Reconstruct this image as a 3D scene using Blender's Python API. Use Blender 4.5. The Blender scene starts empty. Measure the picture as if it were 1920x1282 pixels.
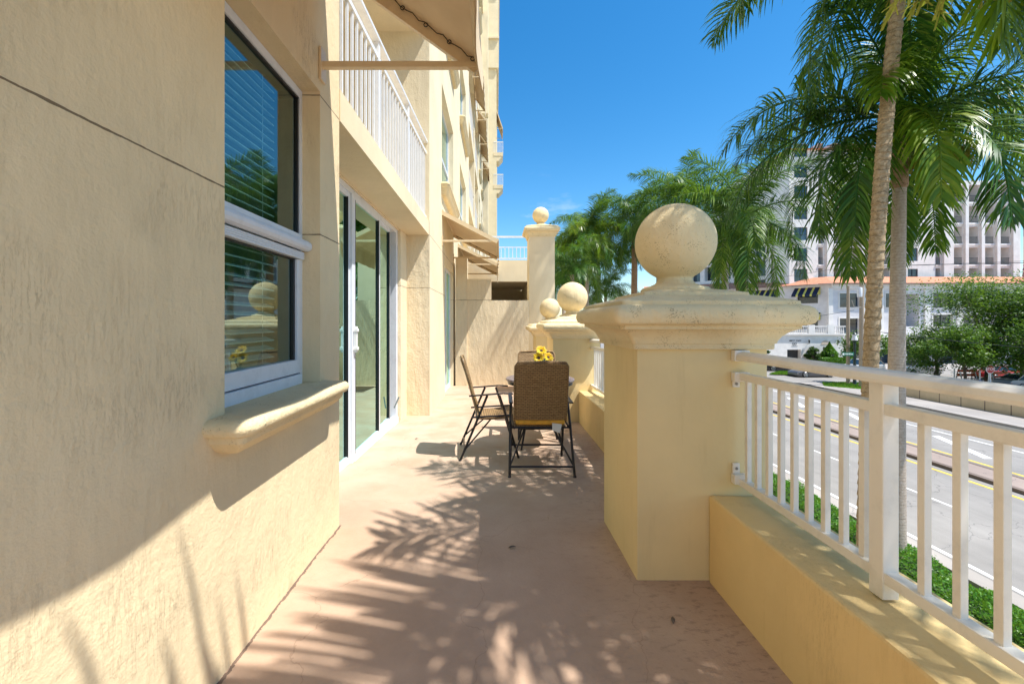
import bpy, math, random
from mathutils import Vector, Matrix
R = math.radians
C = bpy.context.scene.collection
sc = bpy.context.scene
random.seed(7)

# ------------------------------------------------------------------ helpers
class MB:
    def __init__(s): s.v = []; s.f = []; s.sm = []
    def add(s, vs, fs, smooth=False):
        b = len(s.v); s.v += [tuple(p) for p in vs]
        for f in fs: s.f.append([b + i for i in f]); s.sm.append(smooth)
        return s
    def box(s, x0, x1, y0, y1, z0, z1):
        return s.add([(x0,y0,z0),(x1,y0,z0),(x1,y1,z0),(x0,y1,z0),(x0,y0,z1),(x1,y0,z1),(x1,y1,z1),(x0,y1,z1)],
              [(0,3,2,1),(4,5,6,7),(0,1,5,4),(1,2,6,5),(2,3,7,6),(3,0,4,7)])
    def hexa(s, p):
        return s.add(p, [(0,3,2,1),(4,5,6,7),(0,1,5,4),(1,2,6,5),(2,3,7,6),(3,0,4,7)])
    def quad(s, a, b, c, d): return s.add([a,b,c,d], [(0,1,2,3)])
    def tube(s, pts, r, n=8, cap=True, smooth=True):
        pts = [Vector(p) for p in pts]; m = len(pts)
        rs = r if isinstance(r, (list, tuple)) else [r]*m
        vs = []; up = None
        for i, p in enumerate(pts):
            t = (pts[min(i+1,m-1)] - pts[max(i-1,0)]).normalized()
            if up is None:
                up = Vector((0,0,1)) if abs(t.z) < .9 else Vector((1,0,0))
            a = t.cross(up).normalized(); up = a.cross(t).normalized()
            for k in range(n):
                an = 2*math.pi*k/n + math.pi/4
                vs.append(p + (a*math.cos(an) + up*math.sin(an))*rs[i])
        fs = []
        for i in range(m-1):
            for k in range(n):
                fs.append((i*n+k, i*n+(k+1)%n, (i+1)*n+(k+1)%n, (i+1)*n+k))
        s.add(vs, fs, smooth)
        if cap:
            s.add(vs[:n], [tuple(range(n))[::-1]]); s.add(vs[-n:], [tuple(range(n))])
        return s
    def bar(s, a, b, w, h):      # rectangular bar, w horizontal, h vertical-ish
        a, b = Vector(a), Vector(b); t = (b-a).normalized()
        up = Vector((0,0,1)) if abs(t.z) < .95 else Vector((0,1,0))
        x = t.cross(up).normalized()*w/2; y = x.cross(t).normalized()*h/2
        return s.hexa([a-x-y, a+x-y, a+x+y, a-x+y, b-x-y, b+x-y, b+x+y, b-x+y])
    def lathe(s, prof, c=(0,0,0), n=32, smooth=True):
        vs = []; m = len(prof)
        for r, z in prof:
            for k in range(n):
                a = 2*math.pi*k/n
                vs.append((c[0]+r*math.cos(a), c[1]+r*math.sin(a), c[2]+z))
        fs = [(i*n+k, i*n+(k+1)%n, (i+1)*n+(k+1)%n, (i+1)*n+k) for i in range(m-1) for k in range(n)]
        s.add(vs, fs, smooth)
        if prof[-1][0] > 1e-4: s.add(vs[-n:], [tuple(range(n))])
        if prof[0][0] > 1e-4: s.add(vs[:n], [tuple(range(n))[::-1]])
        return s
    def sphere(s, c, r, n=48, m=28, sq=(1,1,1)):
        vs = []
        for i in range(m+1):
            t = math.pi*i/m
            for k in range(n):
                a = 2*math.pi*k/n
                vs.append((c[0]+r*sq[0]*math.sin(t)*math.cos(a), c[1]+r*sq[1]*math.sin(t)*math.sin(a), c[2]-r*sq[2]*math.cos(t)))
        return s.add(vs, [(i*n+k, i*n+(k+1)%n, (i+1)*n+(k+1)%n, (i+1)*n+k) for i in range(m) for k in range(n)], True)
    def rectlathe(s, prof, cx, cy, hx, hy, rc=.02, nc=4, kr=.13):
        """square-section moulding: prof = (offset, z); rounded corners"""
        vs = []; ring = nc*4
        for o, z in prof:
            ax, ay = hx+o, hy+o; r = max(.004, rc + max(o,0)*kr)
            r = min(r, ax*.99, ay*.99)
            for q, (sx, sy) in enumerate(((1,1),(-1,1),(-1,-1),(1,-1))):
                for k in range(nc):
                    a = math.pi/2*q + math.pi/2*k/(nc-1)
                    vs.append((cx+sx*(ax-r)+r*math.cos(a), cy+sy*(ay-r)+r*math.sin(a), z))
        m = len(prof)
        s.add(vs, [(i*ring+k, i*ring+(k+1)%ring, (i+1)*ring+(k+1)%ring, (i+1)*ring+k) for i in range(m-1) for k in range(ring)], True)
        s.add(vs[-ring:], [tuple(range(ring))]); s.add(vs[:ring], [tuple(range(ring))[::-1]])
        return s
    def facade(s, O, U, V, W, H, holes, depth, back=False):
        O, U, V = Vector(O), Vector(U), Vector(V); N = U.cross(V).normalized()
        us = sorted({0, W} | {h[0] for h in holes} | {h[1] for h in holes})
        vv = sorted({0, H} | {h[2] for h in holes} | {h[3] for h in holes})
        us = [u for u in us if -1e-6 <= u <= W+1e-6]; vv = [v for v in vv if -1e-6 <= v <= H+1e-6]
        P = lambda u, v, d=0: O + U*u + V*v - N*d
        for i in range(len(us)-1):
            j = 0
            while j < len(vv)-1:
                cu = (us[i]+us[i+1])/2
                inh = lambda jj: any(h[0] < cu < h[1] and h[2] < (vv[jj]+vv[jj+1])/2 < h[3] for h in holes)
                if inh(j): j += 1; continue
                k = j
                while k+1 < len(vv)-1 and not inh(k+1): k += 1
                s.quad(P(us[i],vv[j]), P(us[i+1],vv[j]), P(us[i+1],vv[k+1]), P(us[i],vv[k+1]))
                j = k+1
        for h in holes:
            d = h[4] if len(h) > 4 else depth
            a, b, c, e = h[:4]
            s.quad(P(a,c), P(b,c), P(b,c,d), P(a,c,d)); s.quad(P(b,e), P(a,e), P(a,e,d), P(b,e,d))
            s.quad(P(a,e), P(a,c), P(a,c,d), P(a,e,d)); s.quad(P(b,c), P(b,e), P(b,e,d), P(b,c,d))
            if back: s.quad(P(a,c,d), P(b,c,d), P(b,e,d), P(a,e,d))
        return s
    def build(s, name, m, parent=None, bevel=0, loc=None):
        me = bpy.data.meshes.new(name)
        o0 = Vector(loc) if loc else Vector((0,0,0))
        me.from_pydata([tuple(Vector(p)-o0) for p in s.v] if loc else s.v, [], s.f); me.update()
        me.polygons.foreach_set('use_smooth', s.sm)
        me.materials.append(m)
        if any(s.sm): me.set_sharp_from_angle(angle=R(28))
        o = bpy.data.objects.new(name, me); C.objects.link(o)
        if loc: o.location = loc
        if parent: o.parent = parent
        if bevel:
            b = o.modifiers.new('Bevel', 'BEVEL'); b.width = bevel; b.segments = 2; b.limit_method = 'ANGLE'
        return o

def tag(o, label=None, cat=None, group=None, kind=None):
    if label: o['label'] = label
    if cat: o['category'] = cat
    if group: o['group'] = group
    if kind: o['kind'] = kind
    return o
def thing(name, label, cat, loc=(0,0,0), rz=0, group=None):
    o = bpy.data.objects.new(name, None); C.objects.link(o)
    o.location = loc; o.rotation_euler = (0,0,rz); o.empty_display_size = .2
    return tag(o, label, cat, group)
KIDS = {}
def copy_tree(o, parent=None):
    c = o.copy(); C.objects.link(c); c.parent = parent
    for ch in list(o.children): copy_tree(ch, c)
    return c

# ------------------------------------------------------------------ materials
def nt(name):
    m = bpy.data.materials.new(name); m.use_nodes = True
    t = m.node_tree; b = t.nodes['Principled BSDF']
    return m, t, b
def N(t, typ, **kw):
    n = t.nodes.new(typ)
    for k, v in kw.items():
        if k in n.inputs and not hasattr(n, k): n.inputs[k].default_value = v
        elif hasattr(n, k): setattr(n, k, v)
        else: n.inputs[k].default_value = v
    return n
def coords(t, scale=(1,1,1), world=False):
    tc = t.nodes.new('ShaderNodeTexCoord'); mp = t.nodes.new('ShaderNodeMapping')
    mp.inputs['Scale'].default_value = scale
    if world:
        g = t.nodes.new('ShaderNodeNewGeometry'); t.links.new(g.outputs['Position'], mp.inputs['Vector'])
    else: t.links.new(tc.outputs['Object'], mp.inputs['Vector'])
    return mp.outputs['Vector']
def noise(t, vec, scale, detail=4, rough=.55):
    n = N(t, 'ShaderNodeTexNoise'); n.inputs['Scale'].default_value = scale
    n.inputs['Detail'].default_value = detail; n.inputs['Roughness'].default_value = rough
    t.links.new(vec, n.inputs['Vector']); return n.outputs['Fac']
def ramp(t, fac, stops):
    r = t.nodes.new('ShaderNodeValToRGB'); e = r.color_ramp.elements
    while len(e) < len(stops): e.new(.5)
    for i, (p, c) in enumerate(stops):
        e[i].position = p; e[i].color = (*c, 1) if len(c) == 3 else c
    t.links.new(fac, r.inputs['Fac']); return r.outputs['Color']
def mixc(t, fac, a, b, mode='MIX'):
    m = t.nodes.new('ShaderNodeMix'); m.data_type = 'RGBA'; m.blend_type = mode
    if isinstance(fac, float): m.inputs[0].default_value = fac
    else: t.links.new(fac, m.inputs[0])
    for i, x in ((6, a), (7, b)):
        if isinstance(x, tuple): m.inputs[i].default_value = (*x, 1) if len(x) == 3 else x
        else: t.links.new(x, m.inputs[i])
    return m.outputs[2]
def math_(t, op, a, b=None, clamp=False):
    m = t.nodes.new('ShaderNodeMath'); m.operation = op; m.use_clamp = clamp
    for i, x in enumerate((a, b)):
        if x is None: continue
        if isinstance(x, (int, float)): m.inputs[i].default_value = x
        else: t.links.new(x, m.inputs[i])
    return m.outputs[0]
def bump(t, b, h, dist=.01, strength=.6, prev=None):
    n = t.nodes.new('ShaderNodeBump'); n.inputs['Distance'].default_value = dist; n.inputs['Strength'].default_value = strength
    t.links.new(h, n.inputs['Height'])
    if prev is not None: t.links.new(prev, n.inputs['Normal'])
    t.links.new(n.outputs['Normal'], b.inputs['Normal']); return n.outputs['Normal']
def sep(t, vec):
    s = t.nodes.new('ShaderNodeSeparateXYZ'); t.links.new(vec, s.inputs[0]); return s.outputs
def simple(name, col, rough=.5, metal=0, var=.0, vs=8):
    m, t, b = nt(name)
    b.inputs['Roughness'].default_value = rough; b.inputs['Metallic'].default_value = metal
    f = noise(t, coords(t), vs, 3)
    d = tuple(max(0, c*(1-.12-var)) for c in col); l = tuple(min(1, c*(1+.06+var)) for c in col)
    t.links.new(ramp(t, f, [(.3, d), (.7, l)]), b.inputs['Base Color'])
    return m

def stucco(name, col, grain=1.0, stain=.35, grooves=(), drip=False, pits=False, bstr=.7, relief=.0075):
    m, t, b = nt(name); v = coords(t, world=True)
    b.inputs['Roughness'].default_value = .9
    d = tuple(c*.86 for c in col)
    base = ramp(t, noise(t, v, 1.3, 5), [(.3, d), (.62, col)])
    vs = coords(t, (9, 9, .8), world=True)
    st = ramp(t, noise(t, vs, 1.6, 6, .7), [(.56, (1,1,1)), (.82, (1-stain*.55, 1-stain*.65, 1-stain*.8))])
    base = mixc(t, .8, base, st, 'MULTIPLY')
    hf = noise(t, v, 55*grain, 5, .62)
    h2 = noise(t, v, 16*grain, 4, .6)
    tw_ = noise(t, coords(t, (3.5, 3.5, 1.1), world=True), 3, 3, .5)
    h = math_(t, 'ADD', math_(t, 'ADD', math_(t, 'MULTIPLY', hf, .55), math_(t, 'MULTIPLY', h2, .45)), math_(t, 'MULTIPLY', tw_, 1.6))
    if drip:
        vd = coords(t, (34, 34, 4.2), world=True)
        dn = noise(t, vd, 1.2, 5, .7)
        ln = math_(t, 'ABSOLUTE', math_(t, 'SUBTRACT', dn, .5))
        fine = math_(t, 'LESS_THAN', ln, .012)
        mask = ramp(t, noise(t, v, 2.1, 3), [(.5, (0,0,0)), (.68, (1,1,1))])
        k = math_(t, 'MULTIPLY', fine, mask)
        base = mixc(t, math_(t, 'MULTIPLY', k, .24), base, (.30,.20,.10))
        h = math_(t, 'SUBTRACT', h, math_(t, 'MULTIPLY', k, .14))
        dk = ramp(t, noise(t, v, 38, 5, .75), [(.66, (0,0,0)), (.74, (1,1,1))])
        mk2 = ramp(t, noise(t, v, 1.7, 4), [(.5, (0,0,0)), (.7, (1,1,1))])
        base = mixc(t, math_(t, 'MULTIPLY', math_(t, 'MULTIPLY', dk, mk2), .4), base, (.22,.14,.06))
    if pits:
        vo = N(t, 'ShaderNodeTexVoronoi'); vo.inputs['Scale'].default_value = 115; t.links.new(v, vo.inputs['Vector'])
        wob = noise(t, v, 14, 3)
        thr = math_(t, 'MULTIPLY', math_(t, 'SUBTRACT', wob, .40), 1.3)
        pit = math_(t, 'LESS_THAN', vo.outputs['Distance'], thr)
        base = mixc(t, math_(t, 'MULTIPLY', pit, .42), base, (.16,.10,.05))
        h = math_(t, 'SUBTRACT', h, math_(t, 'MULTIPLY', pit, .5))
    if grooves:
        z = sep(t, v)[2]
        wv = noise(t, v, 7, 4, .8)
        for g in grooves:
            dz = math_(t, 'ABSOLUTE', math_(t, 'SUBTRACT', math_(t, 'ADD', z, math_(t, 'MULTIPLY', math_(t, 'SUBTRACT', wv, .5), .006)), g))
            on = math_(t, 'LESS_THAN', dz, math_(t, 'MULTIPLY', noise(t, v, 11, 3), .0062))
            base = mixc(t, math_(t, 'MULTIPLY', on, .85), base, (.10,.06,.03))
            near = math_(t, 'LESS_THAN', dz, .009)
            h = math_(t, 'SUBTRACT', h, math_(t, 'MULTIPLY', near, .6))
    t.links.new(base, b.inputs['Base Color'])
    bump(t, b, h, relief, bstr)
    return m

M = {}
CREAM = (.74, .585, .375)
M['wall_near'] = stucco('stucco_near', (.81,.645,.395), .9, .15, (1.752, 2.527), drip=True, bstr=.9)
M['wall'] = stucco('stucco_facade', (.81,.69,.46), .8, .18, (1.752, 2.527), bstr=.8)
M['wall_smooth'] = stucco('stucco_band', (.80,.665,.44), .9, .15, bstr=.35)
M['wall_rough'] = stucco('stucco_rough', (.80,.66,.44), .55, .2, (1.752,), bstr=1.0, relief=.010)
M['parapet'] = stucco('stucco_parapet', (.80,.59,.27), .8, .35, drip=True, bstr=.5)
M['pillar'] = stucco('stucco_pillar', (.81,.63,.32), .6, .25, bstr=.35)
M['cast'] = stucco('cast_stone', (.80,.64,.37), 1.3, .12, pits=True, bstr=.8, relief=.012)

def floor_mat():
    m, t, b = nt('terrace_coating'); v = coords(t, world=True)
    b.inputs['Roughness'].default_value = .7
    base = ramp(t, noise(t, v, 1.8, 6, .65), [(.3, (.415,.275,.18)), (.55, (.485,.33,.225)), (.75, (.525,.37,.26))])
    # hairline crazing
    wn = t.nodes.new('ShaderNodeTexNoise'); wn.inputs['Scale'].default_value = 5; wn.inputs['Detail'].default_value = 5; t.links.new(v, wn.inputs['Vector'])
    wm = t.nodes.new('ShaderNodeVectorMath'); wm.operation = 'MULTIPLY_ADD'; wm.inputs[1].default_value = (.22,.22,.22)
    t.links.new(wn.outputs['Color'], wm.inputs[0]); t.links.new(v, wm.inputs[2])
    def crack(scale, w):
        vo = N(t, 'ShaderNodeTexVoronoi'); vo.feature = 'DISTANCE_TO_EDGE'; vo.inputs['Scale'].default_value = scale
        t.links.new(wm.outputs[0], vo.inputs['Vector']); return math_(t, 'LESS_THAN', vo.outputs['Distance'], w)
    c1 = crack(1.15, .0022); c2 = crack(13, .02)
    m2 = ramp(t, noise(t, v, 1.1, 3), [(.45, (0,0,0)), (.65, (1,1,1))])
    c2 = math_(t, 'MULTIPLY', c2, m2)
    base = mixc(t, math_(t, 'MULTIPLY', c2, .10), base, (.25,.14,.09))
    base = mixc(t, math_(t, 'MULTIPLY', c1, .28), base, (.22,.12,.07))
    # grime along the outer edge and grit
    s = sep(t, v)
    edge = N(t, 'ShaderNodeMapRange'); edge.inputs[1].default_value = .25; edge.inputs[2].default_value = 1.0; t.links.new(s[0], edge.inputs[0])
    g = ramp(t, noise(t, coords(t, (1,2.2,1), world=True), 16, 7, .75), [(.52, (0,0,0)), (.68, (1,1,1))])
    base = mixc(t, math_(t, 'MULTIPLY', math_(t, 'MULTIPLY', edge.outputs[0], g), .85), base, (.17,.11,.08))
    yf = N(t, 'ShaderNodeMapRange'); yf.inputs[1].default_value = 2.6; yf.inputs[2].default_value = 4.5; t.links.new(s[1], yf.inputs[0])
    gr = ramp(t, noise(t, v, 3.2, 5), [(.38, (0,0,0)), (.62, (1,1,1))])
    base = mixc(t, math_(t, 'MULTIPLY', math_(t, 'MULTIPLY', yf.outputs[0], gr), .45), base, (.55,.46,.36))
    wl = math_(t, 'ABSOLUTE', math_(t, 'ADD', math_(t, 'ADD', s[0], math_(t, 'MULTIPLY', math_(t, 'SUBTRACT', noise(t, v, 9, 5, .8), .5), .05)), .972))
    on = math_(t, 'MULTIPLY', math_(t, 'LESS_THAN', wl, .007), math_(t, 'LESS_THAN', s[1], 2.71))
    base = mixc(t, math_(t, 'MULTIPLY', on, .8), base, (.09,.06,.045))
    sp = ramp(t, noise(t, v, 45, 4, .8), [(.71, (0,0,0)), (.75, (1,1,1))])
    base = mixc(t, math_(t, 'MULTIPLY', sp, .45), base, (.20,.12,.08))
    t.links.new(base, b.inputs['Base Color'])
    h = math_(t, 'SUBTRACT', noise(t, v, 60, 5, .6), math_(t, 'MULTIPLY', c2, .25))
    h = math_(t, 'SUBTRACT', h, math_(t, 'MULTIPLY', c1, .8))
    bump(t, b, h, .004, .5)
    return m
M['floor'] = floor_mat()

def paint(name, col, rough=.35, dirt=.12):
    m, t, b = nt(name); v = coords(t, world=True)
    b.inputs['Roughness'].default_value = rough
    d = tuple(c*(1-dirt*3) for c in col)
    t.links.new(ramp(t, noise(t, v, 9, 6, .7), [(.25, d), (.5, col)]), b.inputs['Base Color'])
    bump(t, b, noise(t, v, 30, 3), .001, .15); return m
M['white'] = paint('white_powder_coat', (.80,.79,.76), .32, .05)
M['rail'] = paint('cream_white_powder_coat', (.80,.76,.68), .36, .06)
M['frame'] = paint('white_aluminium', (.72,.74,.78), .35, .05)
M['awnframe'] = paint('cream_tube', (.72,.56,.34), .4, .06)
M['black'] = simple('black_seal', (.012,.012,.014), .4)
M['iron'] = simple('black_tube_steel', (.022,.020,.022), .35, .4)
M['darkgap'] = simple('dark_interior', (.05,.05,.05), .8)
M['steel'] = simple('steel_screw', (.35,.34,.33), .3, .9)
M['interior'] = simple('interior_plaster', (.36,.50,.45), .8)
M['blind'] = simple('blind_slat', (.86,.92,.89), .5)
M['latch'] = simple('grey_latch', (.25,.30,.30), .4, .5)

def glass(name, tint, refl=.25, rough=0.0, gc=(.80,.98,.93)):
    m, t, b = nt(name); t.nodes.remove(b)
    out = t.nodes['Material Output']
    tr = N(t, 'ShaderNodeBsdfTransparent'); tr.inputs[0].default_value = (*tint, 1)
    gl = N(t, 'ShaderNodeBsdfGlossy'); gl.inputs['Roughness'].default_value = rough; gl.inputs['Color'].default_value = (*gc,1)
    fr = N(t, 'ShaderNodeFresnel'); fr.inputs[0].default_value = 1.6
    wob = noise(t, coords(t, world=True), 1.1, 1)
    bp = t.nodes.new('ShaderNodeBump'); bp.inputs['Distance'].default_value = .004; bp.inputs['Strength'].default_value = .25
    t.links.new(wob, bp.inputs['Height']); t.links.new(bp.outputs[0], gl.inputs['Normal'])
    f = math_(t, 'ADD', math_(t, 'MULTIPLY', fr.outputs[0], .9), refl, True)
    mx = t.nodes.new('ShaderNodeMixShader'); t.links.new(f, mx.inputs[0]); t.links.new(tr.outputs[0], mx.inputs[1]); t.links.new(gl.outputs[0], mx.inputs[2])
    t.links.new(mx.outputs[0], out.inputs[0]); return m
M['glass'] = glass('tinted_glass', (.66,.90,.84), .15)
M['glass_door'] = glass('green_door_glass', (.5,.88,.80), .44, 0.0, (.60,.96,.90))
def far_glass():
    m, t, b = nt('far_window_glass'); v = coords(t, world=True)
    t.links.new(ramp(t, noise(t, v, .35, 3), [(.35, (.012,.022,.032)), (.6, (.03,.06,.085)), (.75,(.07,.10,.12))]), b.inputs['Base Color'])
    b.inputs['Roughness'].default_value = .08; b.inputs['Specular IOR Level'].default_value = .7; return m
M['farglass'] = far_glass()

def fabric():
    m, t, b = nt('awning_canvas'); v = coords(t, world=True)
    b.inputs['Roughness'].default_value = .85
    base = ramp(t, noise(t, v, 4, 5), [(.3, (.68,.53,.34)), (.6, (.76,.61,.41))])
    sp = ramp(t, noise(t, v, 26, 6, .8), [(.68, (0,0,0)), (.76, (1,1,1))])
    base = mixc(t, math_(t, 'MULTIPLY', sp, .35), base, (.25,.16,.08))
    t.links.new(base, b.inputs['Base Color'])
    out = t.nodes['Material Output']
    tl = N(t, 'ShaderNodeBsdfTranslucent'); t.links.new(base, tl.inputs[0])
    mx = t.nodes.new('ShaderNodeMixShader'); mx.inputs[0].default_value = .14
    t.links.new(b.outputs[0], mx.inputs[1]); t.links.new(tl.outputs[0], mx.inputs[2]); t.links.new(mx.outputs[0], out.inputs[0])
    return m
M['fabric'] = fabric()

def leafmat(name, c0, c1, c2, trans=.35, rough=.35):
    m, t, b = nt(name); g = t.nodes.new('ShaderNodeNewGeometry'); oi = t.nodes.new('ShaderNodeObjectInfo')
    x = math_(t, 'ADD', math_(t, 'MULTIPLY', g.outputs['Random Per Island'], .7), math_(t, 'MULTIPLY', oi.outputs['Random'], .3))
    col = ramp(t, x, [(.1, c0), (.5, c1), (.93, c2)])
    t.links.new(col, b.inputs['Base Color']); b.inputs['Roughness'].default_value = rough
    b.inputs['Specular IOR Level'].default_value = .3
    tl = N(t, 'ShaderNodeBsdfTranslucent'); t.links.new(mixc(t, .6, col, (.30,.50,.03), 'MIX'), tl.inputs[0])
    mx = t.nodes.new('ShaderNodeMixShader'); mx.inputs[0].default_value = trans
    out = t.nodes['Material Output']
    t.links.new(b.outputs[0], mx.inputs[1]); t.links.new(tl.outputs[0], mx.inputs[2]); t.links.new(mx.outputs[0], out.inputs[0]); return m
M['palm_leaf'] = leafmat('royal_palm_leaflet', (.008,.04,.008), (.032,.12,.014), (.19,.28,.035), .25, .4)
M['palm_leaf_y'] = leafmat('yellow_green_palm_leaflet', (.05,.12,.008), (.12,.22,.012), (.30,.34,.03), .4, .32)  # fronds with yellow-green leaves of their own, tone varied per leaflet
M['leaf'] = leafmat('oak_leaf', (.025,.07,.01), (.07,.15,.02), (.18,.28,.04), .3, .45)
M['hedge'] = leafmat('hedge_leaf', (.03,.12,.01), (.07,.22,.02), (.15,.33,.04), .35, .4)
M['dkleaf'] = leafmat('dark_shrub_leaf', (.01,.035,.01), (.025,.07,.015), (.05,.11,.025), .2, .4)
M['magenta'] = leafmat('bougainvillea_bract', (.45,.02,.22), (.6,.03,.3), (.7,.08,.4), .3, .5)
M['strand'] = leafmat('palm_flower_strand', (.20,.18,.03), (.30,.26,.04), (.42,.36,.07), .3, .6)
M['goldstrand'] = leafmat('golden_flower_strand', (.30,.18,.03), (.42,.26,.04), (.5,.36,.08), .3, .6)
M['greenshaft'] = simple('green_crownshaft', (.06,.20,.02), .3, 0, .15, 5)
M['rachis'] = simple('green_leaf_stalk', (.13,.20,.04), .4)

def trunkmat(name, c0, c1, c2, bandscale, dark, moss=False):
    m, t, b = nt(name); v = coords(t, world=True); b.inputs['Roughness'].default_value = .85
    base = ramp(t, noise(t, v, 14, 6, .7), [(.28, c0), (.5, c1), (.72, c2)])
    z = sep(t, v)[2]
    zz = math_(t, 'ADD', math_(t, 'MULTIPLY', z, bandscale), math_(t, 'MULTIPLY', noise(t, v, 3.5, 3), 1.4))
    fr = math_(t, 'FRACT', zz)
    on = ramp(t, fr, [(0, (1,1,1)), (.07, (.25,.25,.25)), (.16, (0,0,0))])
    base = mixc(t, math_(t, 'MULTIPLY', on, dark), base, (.06,.04,.025))
    if moss:
        mm = ramp(t, noise(t, v, 40, 4, .8), [(.58, (0,0,0)), (.66, (1,1,1))])
        base = mixc(t, math_(t, 'MULTIPLY', mm, .6), base, (.52,.46,.33))
    t.links.new(base, b.inputs['Base Color'])
    h = math_(t, 'SUBTRACT', noise(t, v, 30, 5, .7), math_(t, 'MULTIPLY', on, .6))
    bump(t, b, h, .02, .8); return m
M['trunk_rough'] = trunkmat('ringed_rough_bark', (.17,.11,.05), (.36,.25,.13), (.48,.37,.24), 5.5, .75, True)
M['trunk_smooth'] = trunkmat('grey_ringed_bark', (.34,.26,.19), (.46,.37,.29), (.54,.46,.38), 13, .55)
M['trunk_brown'] = trunkmat('brown_ringed_bark', (.22,.12,.06), (.34,.21,.12), (.42,.30,.2), 9, .6)
M['bark'] = trunkmat('tree_bark', (.07,.05,.035), (.12,.09,.065), (.18,.14,.10), 1.2, .2)
M['wood'] = trunkmat('weathered_pole_wood', (.26,.19,.13), (.36,.28,.20), (.46,.37,.28), .3, .1)

def wicker():
    m, t, b = nt('brown_wicker_weave'); v = coords(t)
    b.inputs['Roughness'].default_value = .5
    s = sep(t, v); cb = t.nodes.new('ShaderNodeCombineXYZ')
    t.links.new(s[0], cb.inputs[0]); t.links.new(math_(t, 'ADD', s[2], math_(t, 'MULTIPLY', s[1], .6)), cb.inputs[1])
    br = t.nodes.new('ShaderNodeTexBrick'); br.offset = .5; br.inputs['Scale'].default_value = 1
    br.inputs['Brick Width'].default_value = .038; br.inputs['Row Height'].default_value = .0125; br.inputs['Mortar Size'].default_value = .0022
    br.inputs['Color1'].default_value = (.30,.175,.07,1); br.inputs['Color2'].default_value = (.44,.28,.12,1); br.inputs['Mortar'].default_value = (.045,.022,.01,1)
    br.inputs['Mortar Smooth'].default_value = .4
    t.links.new(cb.outputs[0], br.inputs['Vector'])
    base = mixc(t, .35, br.outputs['Color'], ramp(t, noise(t, v, 60, 3), [(.3, (.16,.09,.035)), (.7, (.42,.27,.12))]))
    t.links.new(base, b.inputs['Base Color'])
    bump(t, b, math_(t, 'SUBTRACT', 1, br.outputs['Fac']), .004, .9); return m
M['wicker'] = wicker()
M['tabletop'] = simple('grey_table_mosaic', (.20,.16,.16), .35, 0, .4, 40)
M['cushion'] = simple('golden_cushion', (.72,.36,.04), .8, 0, .05, 30)
M['paper'] = simple('white_tag', (.75,.74,.70), .7)
M['petal'] = leafmat('sunflower_petal', (.75,.38,.01), (.85,.55,.02), (.9,.66,.06), .25, .5)
M['seedhead'] = simple('sunflower_disk', (.05,.02,.008), .8, 0, .5, 90)
M['ceramic'] = simple('white_ceramic', (.65,.64,.60), .25)

def asphalt(name, c, sc=1, sheen=.85):
    m, t, b = nt(name); v = coords(t, world=True); b.inputs['Roughness'].default_value = sheen
    a = ramp(t, noise(t, v, .35, 6, .6), [(.3, tuple(x*.82 for x in c)), (.7, tuple(x*1.12 for x in c))])
    st = ramp(t, noise(t, coords(t, (2.2,.12,1), world=True), 1, 5), [(.35, (.86,.86,.86)), (.65, (1,1,1))])
    a = mixc(t, .8, a, st, 'MULTIPLY')
    g = ramp(t, noise(t, v, 60, 3, .8), [(.35, (.75,.75,.75)), (.65, (1.0,1.0,1.0))])
    a = mixc(t, .6, a, g, 'MULTIPLY')
    cr = N(t, 'ShaderNodeTexVoronoi'); cr.feature = 'DISTANCE_TO_EDGE'; cr.inputs['Scale'].default_value = .22
    wn = t.nodes.new('ShaderNodeTexNoise'); wn.inputs['Scale'].default_value = .6; wn.inputs['Detail'].default_value = 6; t.links.new(v, wn.inputs['Vector'])
    wm = t.nodes.new('ShaderNodeVectorMath'); wm.operation = 'MULTIPLY_ADD'; wm.inputs[1].default_value = (3,3,3)
    t.links.new(wn.outputs['Color'], wm.inputs[0]); t.links.new(v, wm.inputs[2]); t.links.new(wm.outputs[0], cr.inputs['Vector'])
    k = math_(t, 'LESS_THAN', cr.outputs['Distance'], .0035)
    a = mixc(t, math_(t, 'MULTIPLY', k, .5), a, (.08,.07,.07))
    t.links.new(a, b.inputs['Base Color']); bump(t, b, noise(t, v, 70, 3), .004, .3); return m
M['asphalt'] = asphalt('sun_bleached_asphalt', (.30,.28,.255))
M['concrete'] = asphalt('pavement_concrete', (.37,.335,.30))
M['kerb'] = asphalt('kerb_concrete', (.42,.38,.34))
M['ground'] = asphalt('ground_concrete', (.43,.40,.37))
M['brick_strip'] = asphalt('brick_median', (.36,.28,.235))
M['brown_kerb'] = asphalt('brown_kerb_stone', (.20,.15,.12))
M['line_white'] = simple('road_paint_white', (.74,.73,.70), .6, 0, .08, 3)
M['line_yellow'] = simple('road_paint_yellow', (.72,.50,.06), .6, 0, .08, 3)
M['grass'] = leafmat('lawn_grass', (.06,.16,.015), (.12,.27,.02), (.2,.36,.04), .3, .6)
M['grassbase'] = simple('turf', (.10,.24,.02), .9, 0, .3, 6)
M['bwhite'] = stucco('far_white_stucco', (.84,.79,.73), .3, .1, bstr=.1)
M['bpeach'] = stucco('far_peach_stucco', (.70,.55,.42), .3, .1, bstr=.1)
M['bpod'] = stucco('podium_lilac_stucco', (.74,.70,.69), .3, .1, bstr=.1)
M['bcream'] = stucco('far_cream_stucco', (.68,.48,.28), .3, .1, bstr=.1)
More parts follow.
